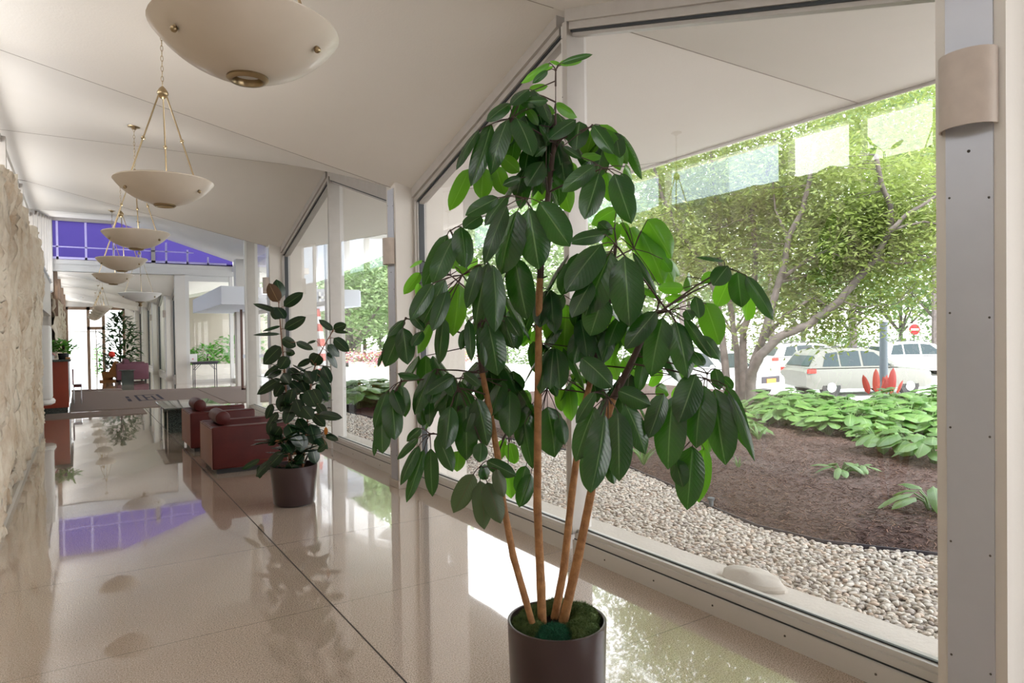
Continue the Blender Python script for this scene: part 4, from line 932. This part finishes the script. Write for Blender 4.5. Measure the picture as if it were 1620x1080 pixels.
mb.add(vs, [(i*4+j, i*4+(j+1) % 4, (i+1)*4+(j+1) % 4, (i+1)*4+j) for i in range(len(pts)-1) for j in range(4)]); tag(mb.build('trim_9', 'black_plastic', smooth=False), 'dark edging strip between gravel and mulch', kind='structure')
# pebbles
def ico():
    t = (1+5**.5)/2; v = np.array([(-1, t, 0), (1, t, 0), (-1, -t, 0), (1, -t, 0), (0, -1, t), (0, 1, t), (0, -1, -t), (0, 1, -t), (t, 0, -1), (t, 0, 1), (-t, 0, -1), (-t, 0, 1)], float)
    v /= np.linalg.norm(v[0]); f = [(0, 11, 5), (0, 5, 1), (0, 1, 7), (0, 7, 10), (0, 10, 11), (1, 5, 9), (5, 11, 4), (11, 10, 2), (10, 7, 6), (7, 1, 8), (3, 9, 4), (3, 4, 2), (3, 2, 6), (3, 6, 8), (3, 8, 9), (4, 9, 5), (2, 4, 11), (6, 2, 10), (8, 6, 7), (9, 8, 1)]
    V = list(map(tuple, v)); c = {}; F = []
    def mid(a, b):
        k = (min(a, b), max(a, b))
        if k not in c: p = (np.array(V[a])+np.array(V[b])); p /= np.linalg.norm(p); V.append(tuple(p)); c[k] = len(V)-1
        return c[k]
    for a, b, d in f: ab, bd, da = mid(a, b), mid(b, d), mid(d, a); F += [(a, ab, da), (b, bd, ab), (d, da, bd), (ab, bd, da)]
    return np.array(V), np.array(F)
IV, IF = ico()
def scatter(name, P, S, mt, label, cat, tilt=.35):
    n = len(P); q = rng.uniform(0, 2*PI, n); cz, sz = np.cos(q), np.sin(q); Z = np.zeros(n); O = np.ones(n)
    Rz = np.stack([np.stack([cz, -sz, Z], -1), np.stack([sz, cz, Z], -1), np.stack([Z, Z, O], -1)], 1)
    q = rng.normal(0, tilt, n); c, s = np.cos(q), np.sin(q); Rx = np.stack([np.stack([O, Z, Z], -1), np.stack([Z, c, -s], -1), np.stack([Z, s, c], -1)], 1)
    base = IV[None]*S[:, None, :]; base = base*(1+rng.normal(0, .07, (n, len(IV), 1)))
    V = np.einsum('nij,nkj->nki', Rz@Rx, base)+P[:, None, :]
    F = (IF[None]+(np.arange(n)*len(IV))[:, None, None]).reshape(-1, 3)
    return tag(np_mesh(name, V.reshape(-1, 3), F, mt, smooth=True), label, cat, kind='stuff')
def gravel_pts(step, y0, y1, jit=.42):
    out = []
    y = y0
    while y < y1:
        ex = edge_x(y)-.03; x = 3.675
        while x < ex: out.append((x+random.uniform(-1, 1)*step*jit, y+random.uniform(-1, 1)*step*jit)); x += step
        y += step
    return out
G = [(x, y, random.uniform(-.045, -.012)) for x, y in gravel_pts(.030, .9, 7.2)]+[(x, y, -.015) for x, y in gravel_pts(.048, .9, 7.2)]+[(x, y, -.02) for x, y in gravel_pts(.05, 7.2, 14.6)]
P = np.array(G); n = len(P); S = np.stack([rng.uniform(.015, .030, n), rng.uniform(.011, .021, n), rng.uniform(.008, .014, n)], 1)
scatter('gravel', P, S, 'pebble', 'pale rounded river gravel along the window', 'gravel')
# mulch chips
n = 42000; Y = rng.uniform(.6, 9.5, n); Xe = np.array([edge_x(y) for y in Y]); X = Xe+.02+(rng.uniform(0, 1, n)**1.5)*(10.5-Xe)
Zc = np.array([gz(x, y) for x, y in zip(X, Y)])+rng.uniform(.0, .014, n)
def chips(X, Y, Z, n):
    a = rng.uniform(0, 2*PI, n); tz = rng.normal(0, .35, n); D = np.stack([np.cos(a), np.sin(a), tz], 1); D /= np.linalg.norm(D, axis=1)[:, None]
    W = np.cross(D, np.stack([rng.normal(0, .4, n), rng.normal(0, .4, n), np.ones(n)], 1)); W /= np.linalg.norm(W, axis=1)[:, None]; N = np.cross(D, W)
    L = rng.uniform(.010, .035, (n, 1)); w = rng.uniform(.002, .006, (n, 1)); t = .0015; c = np.stack([X, Y, Z], 1)
    V = np.stack([c-D*L-W*w*.6, c+D*L-W*w, c+D*L+W*w, c-D*L+W*w*.6, c-D*L+N*t*2, c+D*L+N*t*2], 1)
    F = np.array([(0, 1, 5, 4), (4, 5, 2, 3), (0, 3, 2, 1)]); return V.reshape(-1, 3), (F[None]+(np.arange(n)*6)[:, None, None]).reshape(-1, 4)
V, F = chips(X, Y, Zc, n); tag(np_mesh('mulch_chips', V, F, 'chip'), 'shredded bark mulch over the planting bed', 'mulch', kind='stuff')
# boulder on the kerb
mb = MB(); c = Vector((3.55, 2.72, .0)); k = 28; vs = []
for i in range(15):
    for j in range(k):
        a = PI*i/14; q = 2*PI*j/k; d = Vector((math.sin(a)*math.cos(q), math.sin(a)*math.sin(q), math.cos(a))); rr = 1+.22*noise.noise(d*1.7+Vector((3, 1, 2)))+.05*noise.noise(d*6)
        vs.append((c.x+d.x*.13*rr, c.y+d.y*.22*rr, max(-.02, d.z*.085*rr)))
mb.add(vs, [(i*k+j, i*k+(j+1) % k, (i+1)*k+(j+1) % k, (i+1)*k+j) for i in range(14) for j in range(k)]); tag(mb.build('boulder', 'boulder', angle=30), 'smooth grey-beige stone resting on the kerb outside', 'stone')
p = hit(1125, 800, 'Z', 0); tag(MB().lathe([(.0001, -.02), (.02, -.02), (.02, .05), (.03, .055), (.032, .075), (.0001, .078)], (p.x, p.y, 0), 16).build('garden_spotlight', 'post_grey'), 'small round garden light at the mulch edge', 'garden light')

# ------------------------------------------------------------------ hostas
def make_hosta(n, L, W, h, label, mt='hosta_leaf', loc=(0, 0, 0), group=None, narrow=False, name='hosta_plant'):
    t = thing(name, label, 'plant', (0, 0, 0), group); lv = Leaves(5, 7); mb = MB()
    for i in range(n):
        a = 2*PI*i/n*2.4+random.uniform(-.3, .3); k = random.uniform(.35, 1); r = k*h*.75; d = Vector((math.cos(a), math.sin(a), 0))
        B = d*r+Vector((0, 0, h*random.uniform(.6, 1.0)*(1.15-.45*k))); l = L*random.uniform(.75, 1.15); T = B+d*l*.85+Vector((0, 0, -l*random.uniform(.0, .55)))
        if narrow: B = d*.01+Vector((0, 0, .02)); T = B+d*l*random.uniform(.25, .7)+Vector((0, 0, l*random.uniform(.5, .9)))
        lv.leaf(B, T, W*random.uniform(.8, 1.15), Vector((0, 0, 1))+d*.2, .10, .14, .82, wave=.02); 
        if not narrow: mb.tube([d*.015, d*(r*.5)+Vector((0, 0, B.z*.65)), B], [.005, .004, .003], 5)
    lv.build('foliage', mt, t); 
    if mb.v: mb.build('leaf_stalk', mt, t)
    t.location = loc; return t
def place(src, loc, s, rz, label=None, group=None, first=False):
    o = src if first else copy_tree(src); o.location = loc; o.scale = (s, s, s); o.rotation_euler = (0, 0, rz)
    if label: o['label'] = label
    if group: o['group'] = group
    return o
hA = make_hosta(26, .20, .13, .26, 'x'); hB = make_hosta(18, .17, .11, .18, 'x'); hC = make_hosta(12, .14, .05, .10, 'x')
used = set()
def hosta(src, px, py, s, label, group=None):
    p = hit(px, py, 'Z', 0); k = id(src); place(src, (p.x, p.y, gz(p.x, p.y)), s*1.35, random.uniform(0, 6), label, group, first=k not in used); used.add(k)
G1 = 'hostas filling the bed'
hosta(hC, 1475, 806, 1.75, 'small hosta at the right edge of the mulch, nearest the window')
hosta(hC, 1330, 752, 1.15, 'smallest seedling hosta alone in the middle of the mulch')
hosta(hC, 1362, 750, .85, 'small pale hosta just right of the smallest seedling')
hosta(hB, 1395, 716, 1.5, 'light green hosta in front of the dense hosta bank')
hosta(hB, 1440, 722, 1.5, 'hosta in the front clump by the right window frame')
hosta(hB, 1478, 735, 1.5, 'rightmost hosta of the front clump, cut by the window pier')
hosta(hB, 1292, 682, 1.15, 'single upright hosta left of the dense hosta bank')
hosta(hB, 1240, 672, .9, 'hosta beside the tree trunks')
lab = 'broad-leaved hosta in the dense green bank before the parked cars'
for i in range(46):
    px = 1205+random.random()*300; d = random.uniform(9.3, 13.5); 
    q = at(px, 560, d); q.z = gz(q.x, q.y)
    if px < 1300 and d < 10.6: d = 11; q = at(px, 560, d); q.z = gz(q.x, q.y)
    q.z = max(q.z, -.25); src = random.choice((hA, hB)); place(src, q, random.uniform(1.4, 1.9), random.uniform(0, 6), lab, G1, first=id(src) not in used); used.add(id(src))
for px, py, s in ((1400, 690, 1.2), (1432, 684, 1.25), (1470, 690, 1.3), (1350, 684, 1.1), (1320, 672, 1.1), (1375, 672, 1.2), (1420, 668, 1.2), (1460, 668, 1.25), (1340, 662, 1.1), (1300, 655, 1.1)): hosta(hA, px, py, s, lab, G1)
for px, py, s in ((1195, 690, 1.0), (1170, 672, 1.0), (1215, 664, 1.1), (1130, 668, 1.0), (1095, 660, 1.0), (1150, 655, 1.1), (1060, 664, 1.0), (1190, 652, 1.1)): hosta(hB, px, py, s, 'leafy plant in the bed behind the umbrella plant', 'bed plants behind the umbrella plant')
g = make_hosta(16, .30, .035, .1, 'tuft of strappy pale leaves at the near end of the mulch', narrow=True, name='grass_tuft'); p = hit(1018, 738, 'Z', 0); g.location = (p.x, p.y, 0)
g = make_hosta(14, .16, .010, .1, 'small grassy tuft in the middle of the mulch', narrow=True, name='grass_tuft'); p = hit(1168, 745, 'Z', 0); g.location = (p.x, p.y, .02)
g = make_hosta(10, .26, .04, .1, 'leaning strappy plant right of the drooping umbrella leaves', narrow=True, name='grass_tuft'); p = hit(1200, 700, 'Z', 0); g.location = (p.x, p.y, .02)
lab2 = 'leafy green hosta seen through the second window bay'
for i in range(34):
    q = hit(548+random.random()*66, 645+random.random()*12, 'Z', 0); q.y += random.uniform(0, 1.8); q.x += random.uniform(0, 1.6); place(hA, (q.x, q.y, .0), random.uniform(1.9, 2.4), random.uniform(0, 6), lab2, 'hostas outside the second bay')
# red canna
c_ = thing('canna_plant', 'clump of upright red leaves among the hostas before the silver car', 'plant', (0, 0, 0)); lv = Leaves(5, 7); q = at(1395, 606, 15.5)
for dx, dz, l, w, lean in ((-.30, .0, .55, .14, -.5), (-.12, .02, .7, .17, -.1), (.02, .0, .55, .16, .25), (.22, .0, .75, .20, .05), (.35, .0, .4, .12, .5), (-.02, .0, .5, .12, .6), (.12, .0, .5, .12, -.4)):
    l *= .82; B = q+_R*dx+Vector((0, 0, dz-.25)); lv.leaf(B, B+_R*(lean*l*.7)+Vector((0, 0, l))-_F*.05, w, -_F+_R*lean, .04, .15, .85)
lv.build('foliage', 'canna_leaf', c_)

# ------------------------------------------------------------------ trees
def scatter_leaves(name, Cn, rad_, per, L, W, material, parent, flat=.5):
    n = len(Cn)*per; P = np.repeat(Cn, per, 0)+rng.normal(0, 1, (n, 3))*np.repeat(np.asarray(rad_)*np.ones(len(Cn)), per)[:, None]*np.array([1, 1, .55])*.5
    a = rng.uniform(0, 2*PI, n); D = np.stack([np.cos(a), np.sin(a), rng.normal(-.35, .35, n)], 1); D /= np.linalg.norm(D, axis=1)[:, None]
    Nn = np.stack([rng.normal(0, flat, n), rng.normal(0, flat, n), np.ones(n)], 1); Wv = np.cross(D, Nn); Wv /= np.linalg.norm(Wv, axis=1)[:, None]; Nn = np.cross(Wv, D)
    l = rng.uniform(.7, 1.25, (n, 1))*L; w = rng.uniform(.7, 1.2, (n, 1))*W
    V = np.stack([P, P+D*l*.45+Wv*w*.5-Nn*w*.12, P+D*l, P+D*l*.45-Wv*w*.5-Nn*w*.12, P+D*l*.5], 1)
    F = np.array([(0, 1, 4), (1, 2, 4), (0, 4, 3), (4, 2, 3)]); F = (F[None]+(np.arange(n)*5)[:, None, None]).reshape(-1, 3)
    UV = np.tile(np.array([(.4, 0), (.9, .5), (.4, 1), (.1, .5), (.45, .5)]), (n, 1))
    return np_mesh(name, V.reshape(-1, 3)-np.array(parent.get('_org', (0, 0, 0))), F, material, parent, UV)
T0 = at(1186, 600, 13); T0.z = 0
tree = thing('multistem_tree', 'multi-stemmed tree with feathery light green leaves outside the window', 'tree', (T0.x, T0.y, 0))
K = lambda x, y, d: at(1000+x/2.077, 100+y/2.077, d)
BR = [([(385, 1075), (390, 1020), (420, 960), (480, 900), (580, 860), (680, 780), (760, 690), (800, 640), (850, 540), (850, 470), (820, 400), (800, 300)], 13, -1.8, .105, .035),
      ([(848, 550), (900, 500), (1010, 430), (1100, 380)], 11.4, -.5, .045, .015), ([(850, 545), (960, 520), (1080, 540)], 11.4, -.4, .03, .01), ([(800, 645), (880, 660), (980, 640)], 11.9, -.5, .025, .008),
      ([(380, 1080), (400, 980), (430, 900), (470, 760), (500, 660), (515, 570), (560, 480), (580, 400), (600, 260)], 13.1, -.9, .09, .035),
      ([(492, 705), (560, 655), (650, 610), (730, 560), (860, 480)], 12.7, -.8, .045, .012), ([(490, 718), (600, 690), (640, 630), (760, 570), (850, 560)], 12.7, .8, .04, .012),
      ([(372, 1075), (365, 960), (365, 880), (400, 780), (405, 640), (395, 480), (430, 420), (470, 250)], 13.3, .5, .085, .035),
      ([(318, 1080), (305, 980), (290, 850), (270, 740), (215, 640), (150, 540), (100, 440), (60, 300)], 13.4, .7, .085, .03),
      ([(352, 1080), (345, 950), (330, 850), (318, 760), (285, 640), (280, 500), (270, 400), (250, 200)], 13.6, 1.0, .07, .03),
      ([(425, 915), (500, 830), (590, 770), (640, 795), (760, 820)], 13, -.8, .045, .012), ([(680, 780), (760, 800), (870, 790)], 12.2, -.3, .02, .006),
      ([(515, 580), (470, 480), (460, 360)], 12.7, .3, .03, .01), ([(395, 500), (340, 520), (300, 540)], 13.5, .2, .02, .007), ([(640, 615), (700, 640), (790, 620)], 12.2, -.3, .02, .006)]
tips = []
for pts, d0, dd, r0, r1 in BR:
    n = len(pts); W_ = [K(x, y, d0+dd*i/(n-1)) for i, (x, y) in enumerate(pts)]
    if pts[0][1] > 1060: W_[0] = Vector((W_[0].x, W_[0].y, -.1)); 
    P2 = []; R2 = []
    for i in range(n-1):
        for q in range(4):
            s = q/4; P2.append(W_[i].lerp(W_[i+1], s)+Vector([random.uniform(-.012, .012)]*3)); R2.append(r0+(r1-r0)*((i+s)/(n-1))**.8)
    P2.append(W_[-1]); R2.append(r1)
    MB().tube(P2, R2, 10).build('trunk' if r0 > .06 else 'branch', 'bark', tree)
    tips += [p for i, p in enumerate(P2) if i > len(P2)*.5]
tw = MB(); Cn = []
for p in tips:
    for q in range(2):
        v = Vector((random.gauss(0, .5), random.gauss(0, .5), random.gauss(.10, .32)))+_F*.75; e = p+v; tw.tube([p, p+v*.5+Vector((0, 0, .04)), e], [.008, .005, .002], 4, cap=False); Cn += [p+v*.6, e, e+v*.25]
for i in range(800):      # the rest of the crown, spreading sideways and back
    px = random.uniform(960, 1640); py = random.choice((random.uniform(-40, 470), random.uniform(60, 300))); d = random.uniform(12.6, 16.5)
    c = at(px, py, d)
    if c.z > 8.4 or c.z < 2.3: continue
    if c.z < 2.9 and random.random() < .5: continue
    Cn.append(c)
tw.build('twig', 'bark', tree)
Cn = np.array([tuple(c) for c in Cn]); scatter_leaves('foliage', Cn, .66, 56, .135, .046, 'tree_leaf', tree)
# far tree with dark trunk seen through bay two, and background trees
def bg_tree(px, py, d, r, h0, label, mt='far_leaf', tr=.16, nn=90, per=60, L=.34, sq=.8, seed=0):
    b = at(px, py, d); b.z = -.78 if b.x > 14 else -.03
    h0 *= .35 if seed == 0 else 1.6
    t = thing('background_tree', label, 'tree', (b.x, b.y, b.z), 'trees beyond the street')
    top = Vector((b.x, b.y, h0)); MB().tube([b, b.lerp(top, .5)+Vector((.1, .05, 0)), top+Vector((0, 0, r*.5))], [tr, tr*.8, tr*.4], 8).build('trunk', 'bark', t)
    mb = MB()
    for i in range(5): a = i*1.3; mb.tube([top-Vector((0, 0, .3)), top+Vector((math.cos(a)*r*.5, math.sin(a)*r*.5, r*.5))], [tr*.5, tr*.15], 6)
    mb.build('branch', 'bark', t)
    u = rng.normal(size=(nn, 3)); u /= np.linalg.norm(u, axis=1)[:, None]; u *= (rng.uniform(.25, 1, (nn, 1)))**.5
    Cn = np.array(top)+np.array([0, 0, r*sq])+u*np.array([r, r, r*sq]); scatter_leaves('foliage', Cn, r*.32, per, L, L*.5, mt, t, .9); return t
bg_tree(552, 560, 34, 4.2, 2.6, 'spreading tree with a dark trunk seen through the second bay', tr=.28, nn=110, per=70, L=.26, sq=.6)
bg_tree(600, 540, 48, 7.5, 4.0, 'tall pale green tree behind the spreading tree', nn=140, per=60, L=.4)
bg_tree(505, 540, 44, 5.5, 3.4, 'tall tree left behind the flag', nn=150, per=60, L=.36)
bg_tree(575, 540, 42, 5.0, 5.5, 'leafy tree right behind the spreading tree', nn=150, per=60, L=.36)
bg_tree(640, 540, 40, 5.0, 3.4, 'tree half hidden by the pier beyond the second bay', nn=120, per=60, L=.36)
for i, (px, d, r, h) in enumerate(((1010, 40, 6, 4), (1090, 44, 6.5, 4), (1160, 50, 7, 4.5), (1270, 46, 6, 4.5), (1345, 52, 7, 4.5), (1425, 48, 6.5, 4.2), (1500, 44, 6, 4), (1580, 46, 6, 4), (720, 46, 6, 4), (800, 50, 7, 4), (880, 44, 6, 4), (950, 50, 7, 4))):
    bg_tree(px, 540, d, r, h, 'pale green tree across the street behind the main tree', tr=.2, nn=80, per=50, L=.42)
for i, (px, d, r) in enumerate(((1080, 34, 5.5), (1220, 36, 6), (1350, 35, 6), (1480, 34, 6), (1600, 35, 6))):
    bg_tree(px, 540, d, r, 4.6, 'taller pale tree whose crown rises behind the main tree', tr=.2, nn=110, per=55, L=.36, seed=1)
# hedge across the street
t = thing('hedge', 'low pale green hedge running along the far side of the street', 'hedge', (0, 0, 0)); Cn = []
for i in range(260):
    px = random.uniform(700, 1600); c = at(px, 530, random.uniform(37, 42)); c.z = random.uniform(-.6, 1.3); Cn.append(tuple(c))
scatter_leaves('foliage', np.array(Cn), 1.2, 60, .22, .12, 'far_leaf', t, .9)

# ------------------------------------------------------------------ cars, post, signs
def car(name, label, loc, rz, body, L=4.7, W=1.85, H=1.68, plate=None):
    t = thing(name, label, 'car', (0, 0, 0)); n = 30; h2 = W/2
    def prof(x):   # x 0 rear .. L front: sill, belt, roof
        u = x/L
        belt = 1.02-.10*max(0, (u-.72)/.28)**1.2-.08*max(0, (.06-u)/.06)
        if u < .02: return belt*.9, None
        return belt, None
    xs = [L*i/n for i in range(n+1)]; vs = []; ring = 9
    for x in xs:
        u = x/L; belt = 1.00-.13*max(0, (u-.70)/.30)**1.1; wid = h2*(1-.10*max(0, (u-.85)/.15)**2-.06*max(0, (.08-u)/.08)**2); bot = .28+.12*max(0, (u-.93)/.07)+.1*max(0, (.05-u)/.05)
        if u in (0, 1): belt -= .12
        for k, (a, b) in enumerate(((-.96, bot), (-1, bot+.18), (-1.0, belt-.16), (-.94, belt-.03), (-.80, belt), (0, belt+.03), (.80, belt), (.94, belt-.03), (1.0, belt-.16), (1, bot+.18), (.96, bot))): vs.append((x-L/2, a*wid, b))
    m_ = 11; fs = [(i*m_+j, i*m_+(j+1) % m_, (i+1)*m_+(j+1) % m_, (i+1)*m_+j) for i in range(n) for j in range(m_)]; fs += [tuple(range(m_-1, -1, -1)), tuple(n*m_+j for j in range(m_))]
    MB().add(vs, fs).build('body', body, t)
    cab = [(.03, 1.0), (.10, 1.50), (.16, 1.62), (.35, H), (.52, H-.04), (.60, 1.54), (.74, 1.0)]; gl = []
    vs = []; 
    for u, z in cab: w_ = h2*(.93-.24*(z-1)/.68); vs += [(u*L-L/2, -w_, z), (u*L-L/2, w_, z)]
    k = len(cab); fs = [(2*i, 2*i+1, 2*i+3, 2*i+2) for i in range(k-1)]+[tuple(2*i for i in range(k)), tuple(2*i+1 for i in range(k-1, -1, -1))]
    MB().add(vs, fs).build('cabin', body, t, angle=25)
    for s in (-1, 1):
        for pa in ([(.13, 1.06), (.17, 1.50), (.26, 1.55), (.26, 1.06)], [(.275, 1.06), (.275, 1.555), (.43, 1.575), (.43, 1.06)], [(.45, 1.06), (.45, 1.57), (.55, 1.52), (.67, 1.06)]):
            w_ = lambda z: s*(h2*(.93-.24*(z-1)/.68)+.012)
            MB().add([(u*L-L/2, w_(z), z) for u, z in pa], [tuple(range(4))]).build('side_window', 'car_glass', t, smooth=False)
        MB().tube([(.14*L-L/2, s*h2*.66, 1.66), (.3*L-L/2, s*h2*.66, H+.05), (.55*L-L/2, s*h2*.66, H+.0)], .015, 6).build('roof_rail', 'black_plastic', t)
        MB().sphere((.655*L-L/2, s*(h2+.06), 1.08), .1, 10, (.8, .9, .7)).build('mirror', body, t)
        MB().box(.005*L-L/2-.0, .07*L-L/2, s*h2*.95-.06, s*h2*.95+.01, .84, .98, .01).build('tail_light', 'red_light', t)
        MB().box(.93*L-L/2, .985*L-L/2, s*h2*.78-.14, s*h2*.78+.12, .68, .82, .02).build('headlight', 'chrome', t)
        for x in (.19, .81):
            cc = (x*L-L/2, s*(h2-.12), .34); q = MB().lathe([(.0001, -.11), (.33, -.11), (.345, -.06), (.345, .08), (.33, .12), (.0001, .12)], cc, 28, 'Y').build('wheel', 'tyre', t)
            MB().lathe([(.0001, s*.125), (.16, s*.128), (.17, s*.118)], cc, 20, 'Y').build('hub_cap', 'chrome', q)
    MB().add([(x_*L-L/2, y_, z_) for x_, y_, z_ in ((.605, -h2*.68, 1.52), (.605, h2*.68, 1.52), (.735, h2*.82, 1.05), (.735, -h2*.82, 1.05))], [(0, 1, 2, 3)]).build('windscreen', 'car_glass', t, smooth=False)
    MB().add([(x_*L-L/2, y_, z_) for x_, y_, z_ in ((.035, -h2*.78, 1.08), (.035, h2*.78, 1.08), (.095, h2*.7, 1.46), (.095, -h2*.7, 1.46))], [(3, 2, 1, 0)]).build('rear_window', 'car_glass', t, smooth=False)
    MB().box(L/2-.06, L/2+.02, -h2*.55, h2*.55, .56, .78, .02).build('grille', 'black_plastic', t)
    if plate: MB().box(L/2+.015, L/2+.035, -.26, .26, .56, .70).build('number_plate', plate, t, smooth=False)
    t.location = loc; t.rotation_euler = (0, 0, rz); return t
sdir = math.atan2(_R.y, _R.x)
q = at(1352, 580, 24); car('parked_car', 'silver parked car behind the red leaves, seen from the side', (q.x, q.y, -.78), sdir+.12, 'car_silver')
q = at(1128, 580, 24.5); car('parked_car', 'dark-bumpered car with an orange plate parked left of the silver car', (q.x, q.y, -.78), sdir-.95, 'car_white', plate='plate_orange')
q = at(1450, 560, 33); car('passing_car', 'pale car on the road at right, behind the grey lamp post', (q.x, q.y, -.78), sdir, 'car_white')
q = at(1285, 560, 33); car('passing_car', 'pale car on the road seen above the silver car', (q.x, q.y, -.78), sdir, 'car_white')
q = at(1398, 560, 19.5); t = thing('lamp_post', 'thick grey street lamp post right of the silver car', 'lamp post', (q.x, q.y, -.78))
MB().tube([(q.x, q.y, -.78), (q.x, q.y, -.4)], .16, 20).build('post_base', 'post_grey', t); MB().tube([(q.x, q.y, -.4), (q.x, q.y, 1.75)], [.115, .105], 20).build('post', 'post_grey', t)
MB().lathe([(.0001, 1.75), (.13, 1.75), (.13, 1.80), (.0001, 1.82)], (q.x, q.y, 0), 20).build('post_cap', 'aluminium', t)
q = at(1446, 521, 42); t = thing('no_entry_sign', 'small round red sign across the street at right', 'traffic sign', (q.x, q.y, -.78))
MB().tube([(q.x, q.y, -.78), (q.x, q.y, q.z)], .04, 8).build('post', 'post_grey', t)
def facing_box(cx, w, h, t_, mtn, par, nm, up=0):
    c0 = cx-_F*t_; vs = [c0+_R*(a*w/2)+Vector((0, 0, up+b*h/2))+_F*e for e in (0, .02) for a, b in ((-1, -1), (1, -1), (1, 1), (-1, 1))]
    return MB().add(vs, [(0, 1, 2, 3), (7, 6, 5, 4), (0, 4, 5, 1), (1, 5, 6, 2), (2, 6, 7, 3), (3, 7, 4, 0)]).build(nm, mtn, par, smooth=False)
facing_box(q, .75, .75, .03, 'white', t, 'sign_back'); 
n = 24; c0 = q-_F*.07; MB().add([c0]+[c0+_R*(.33*math.cos(2*PI*i/n))+Vector((0, 0, .33*math.sin(2*PI*i/n))) for i in range(n)], [(0, i+1, (i+1) % n+1) for i in range(n)]).build('sign_disc', 'sign_red', t, smooth=False)
facing_box(q, .48, .12, .10, 'white', t, 'sign_bar')
# flag on a pole outside the hall
q = at(503, 600, 19.6); q.z = 0; t = thing('furled_flag', 'furled red and white striped flag on a pole outside the entrance', 'flag', tuple(q))
MB().tube([q, q+Vector((0, 0, 2.95))], .018, 10).sphere(q+Vector((0, 0, 3.0)), .05, 10).build('pole', 'chrome', t)
n = 24; rows_ = 26
for si in range(9):
    vs = []; 
    for i in range(5):
        z = 2.35-(si+i/4)*(1.95/9)
        for j in range(n+1):
            a = 2*PI*j/n; f = (2.5-z)/1.9; r = (.05+.17*f)*(1+.25*math.sin(5*a+z*2)); vs.append((q.x+r*math.cos(a)+.05*f, q.y+r*math.sin(a), z))
    MB().add(vs, [(i*(n+1)+j, i*(n+1)+j+1, (i+1)*(n+1)+j+1, (i+1)*(n+1)+j) for i in range(4) for j in range(n)]).build('stripe', 'flag_red' if si % 2 == 0 else 'flag_white', t)
MB().tube([q+Vector((.02, 0, 2.35)), q+Vector((.02, 0, 2.8))], [.06, .02], 12).build('canton', 'post_grey', t)
# letters on canopy front: hung panel letters
t = thing('canopy_sign', 'row of white block letters on a grey panel outside the entrance', 'sign', (6.2, 17.4, 2.3))
zt0, zt1 = 2.40, 2.78
def lat(px): 
    r = hit(px, 470, 'Y', 17.55); return r.x
MB().box(lat(494), lat(568), 17.50, 17.56, zt0-.04, zt1+.02).build('sign_panel', 'canopy_panel', t, smooth=False)
mb = MB(); a, b = lat(503), lat(514); mb.box(a, a+(b-a)*.28, 17.47, 17.50, zt0+.02, zt1-.06).box(b-(b-a)*.28, b, 17.47, 17.50, zt0+.02, zt1-.06).box(a, b, 17.47, 17.50, (zt0+zt1)/2-.05, (zt0+zt1)/2+.02); mb.build('letter', 'white', t, smooth=False)
# flower planter and concrete wall beyond
t = thing('flower_planter', 'raised stone planter with pink and white flowers beyond the second bay', 'planter', (9, 24, 0))
P0 = at(552, 600, 27); P1 = at(640, 600, 27); P0.z = P1.z = 0; MB().prism([(P0.x, P0.y), (P1.x+2, P1.y-1), (P1.x+3, P1.y+.6), (P0.x+.8, P0.y+1.6)], 'Z', -.03, .50).build('planter_box', 'concrete', t, smooth=False)
Cn = [tuple(P0.lerp(Vector((P1.x+2.3, P1.y-1.5, P1.z)), random.random())+Vector((random.uniform(-.3, .5), random.uniform(0, .8), 0))) for i in range(160)]; Cn = np.array(Cn); Cn[:, 2] = rng.uniform(.5, .85, len(Cn))
scatter_leaves('flowers', Cn, .3, 40, .10, .07, 'flowers_mixed', t, .9)
tag(MB().box(3.9, 14, 38, 38.3, -.1, 3.75).build('wall_outside', 'ext_wall', smooth=False), 'beige concrete wall outside beyond the glass screen', kind='structure')
tag(MB().box(3.15, 4.9, 27.0, 27.3, -.05, .16).box(3.15, 9, 29.5, 29.8, -.05, .45).build('trim_10', 'concrete', smooth=False), 'low white kerbs outside the glass screen', kind='structure')
for i, (x, y, s) in enumerate(((4.6, 31, 1.0), (5.6, 31.4, 1.3), (6.6, 32, 1.5), (4.0, 32.5, .8))):
    bush('garden_shrub', 'green shrub before the beige outside wall', 'shrub', (x, y, 0), .8*s, 1.2*s, 380, .22, .09, 'bright_leaf', group='shrubs before the outside wall')
# glassy building beside the left high windows
t = thing('neighbour_building', 'blue-grey building wall seen through the left high windows', 'building', (-7, 9, -.1))
mat('blue_glass_wall', (.34, .43, .55), .4, var=(.6, (.42, .50, .60), .3))
MB().box(-9, -7, 10.6, 52, -.1, 7.5).build('walls', 'blue_glass_wall', t, smooth=False)
# buildings far outside
def building(name, label, x0, x1, y0, y1, h, wall='white', rows=5, cols=9):
    t = thing(name, label, 'building', (x0, y0, -.78)); MB().box(x0, x1, y0, y1, -.78, h).build('walls', wall, t, smooth=False)
    mb = MB()
    for r in range(rows):
        for c in range(cols):
            u = x0+(x1-x0)*(c+.15)/cols; v = x0+(x1-x0)*(c+.85)/cols; za = 1+(h-1.5)*r/rows; mb.box(u, v, y0-.06, y0, za+.4, za+(h-1.5)/rows-.3)
    if rows: mb.build('window', 'car_glass', t, smooth=False)
    return t
building('office_block', 'white building far behind the flag', 17, 26, 86, 98, 16, cols=5)
building('office_block', 'white building across the yard behind the far corridor glass', -8, 4.5, 56, 60, 9, cols=5, rows=0)
tag(MB().box(-3, 9, 49.4, 56, -.3, -.02).build('ground_yard', 'pale_walk', smooth=False), kind='structure')
bush('garden_shrub', 'bright green shrub outside the far end door', 'shrub', (1.0, 50.5, 0), .4, .9, 150, .2, .08, 'bright_leaf')
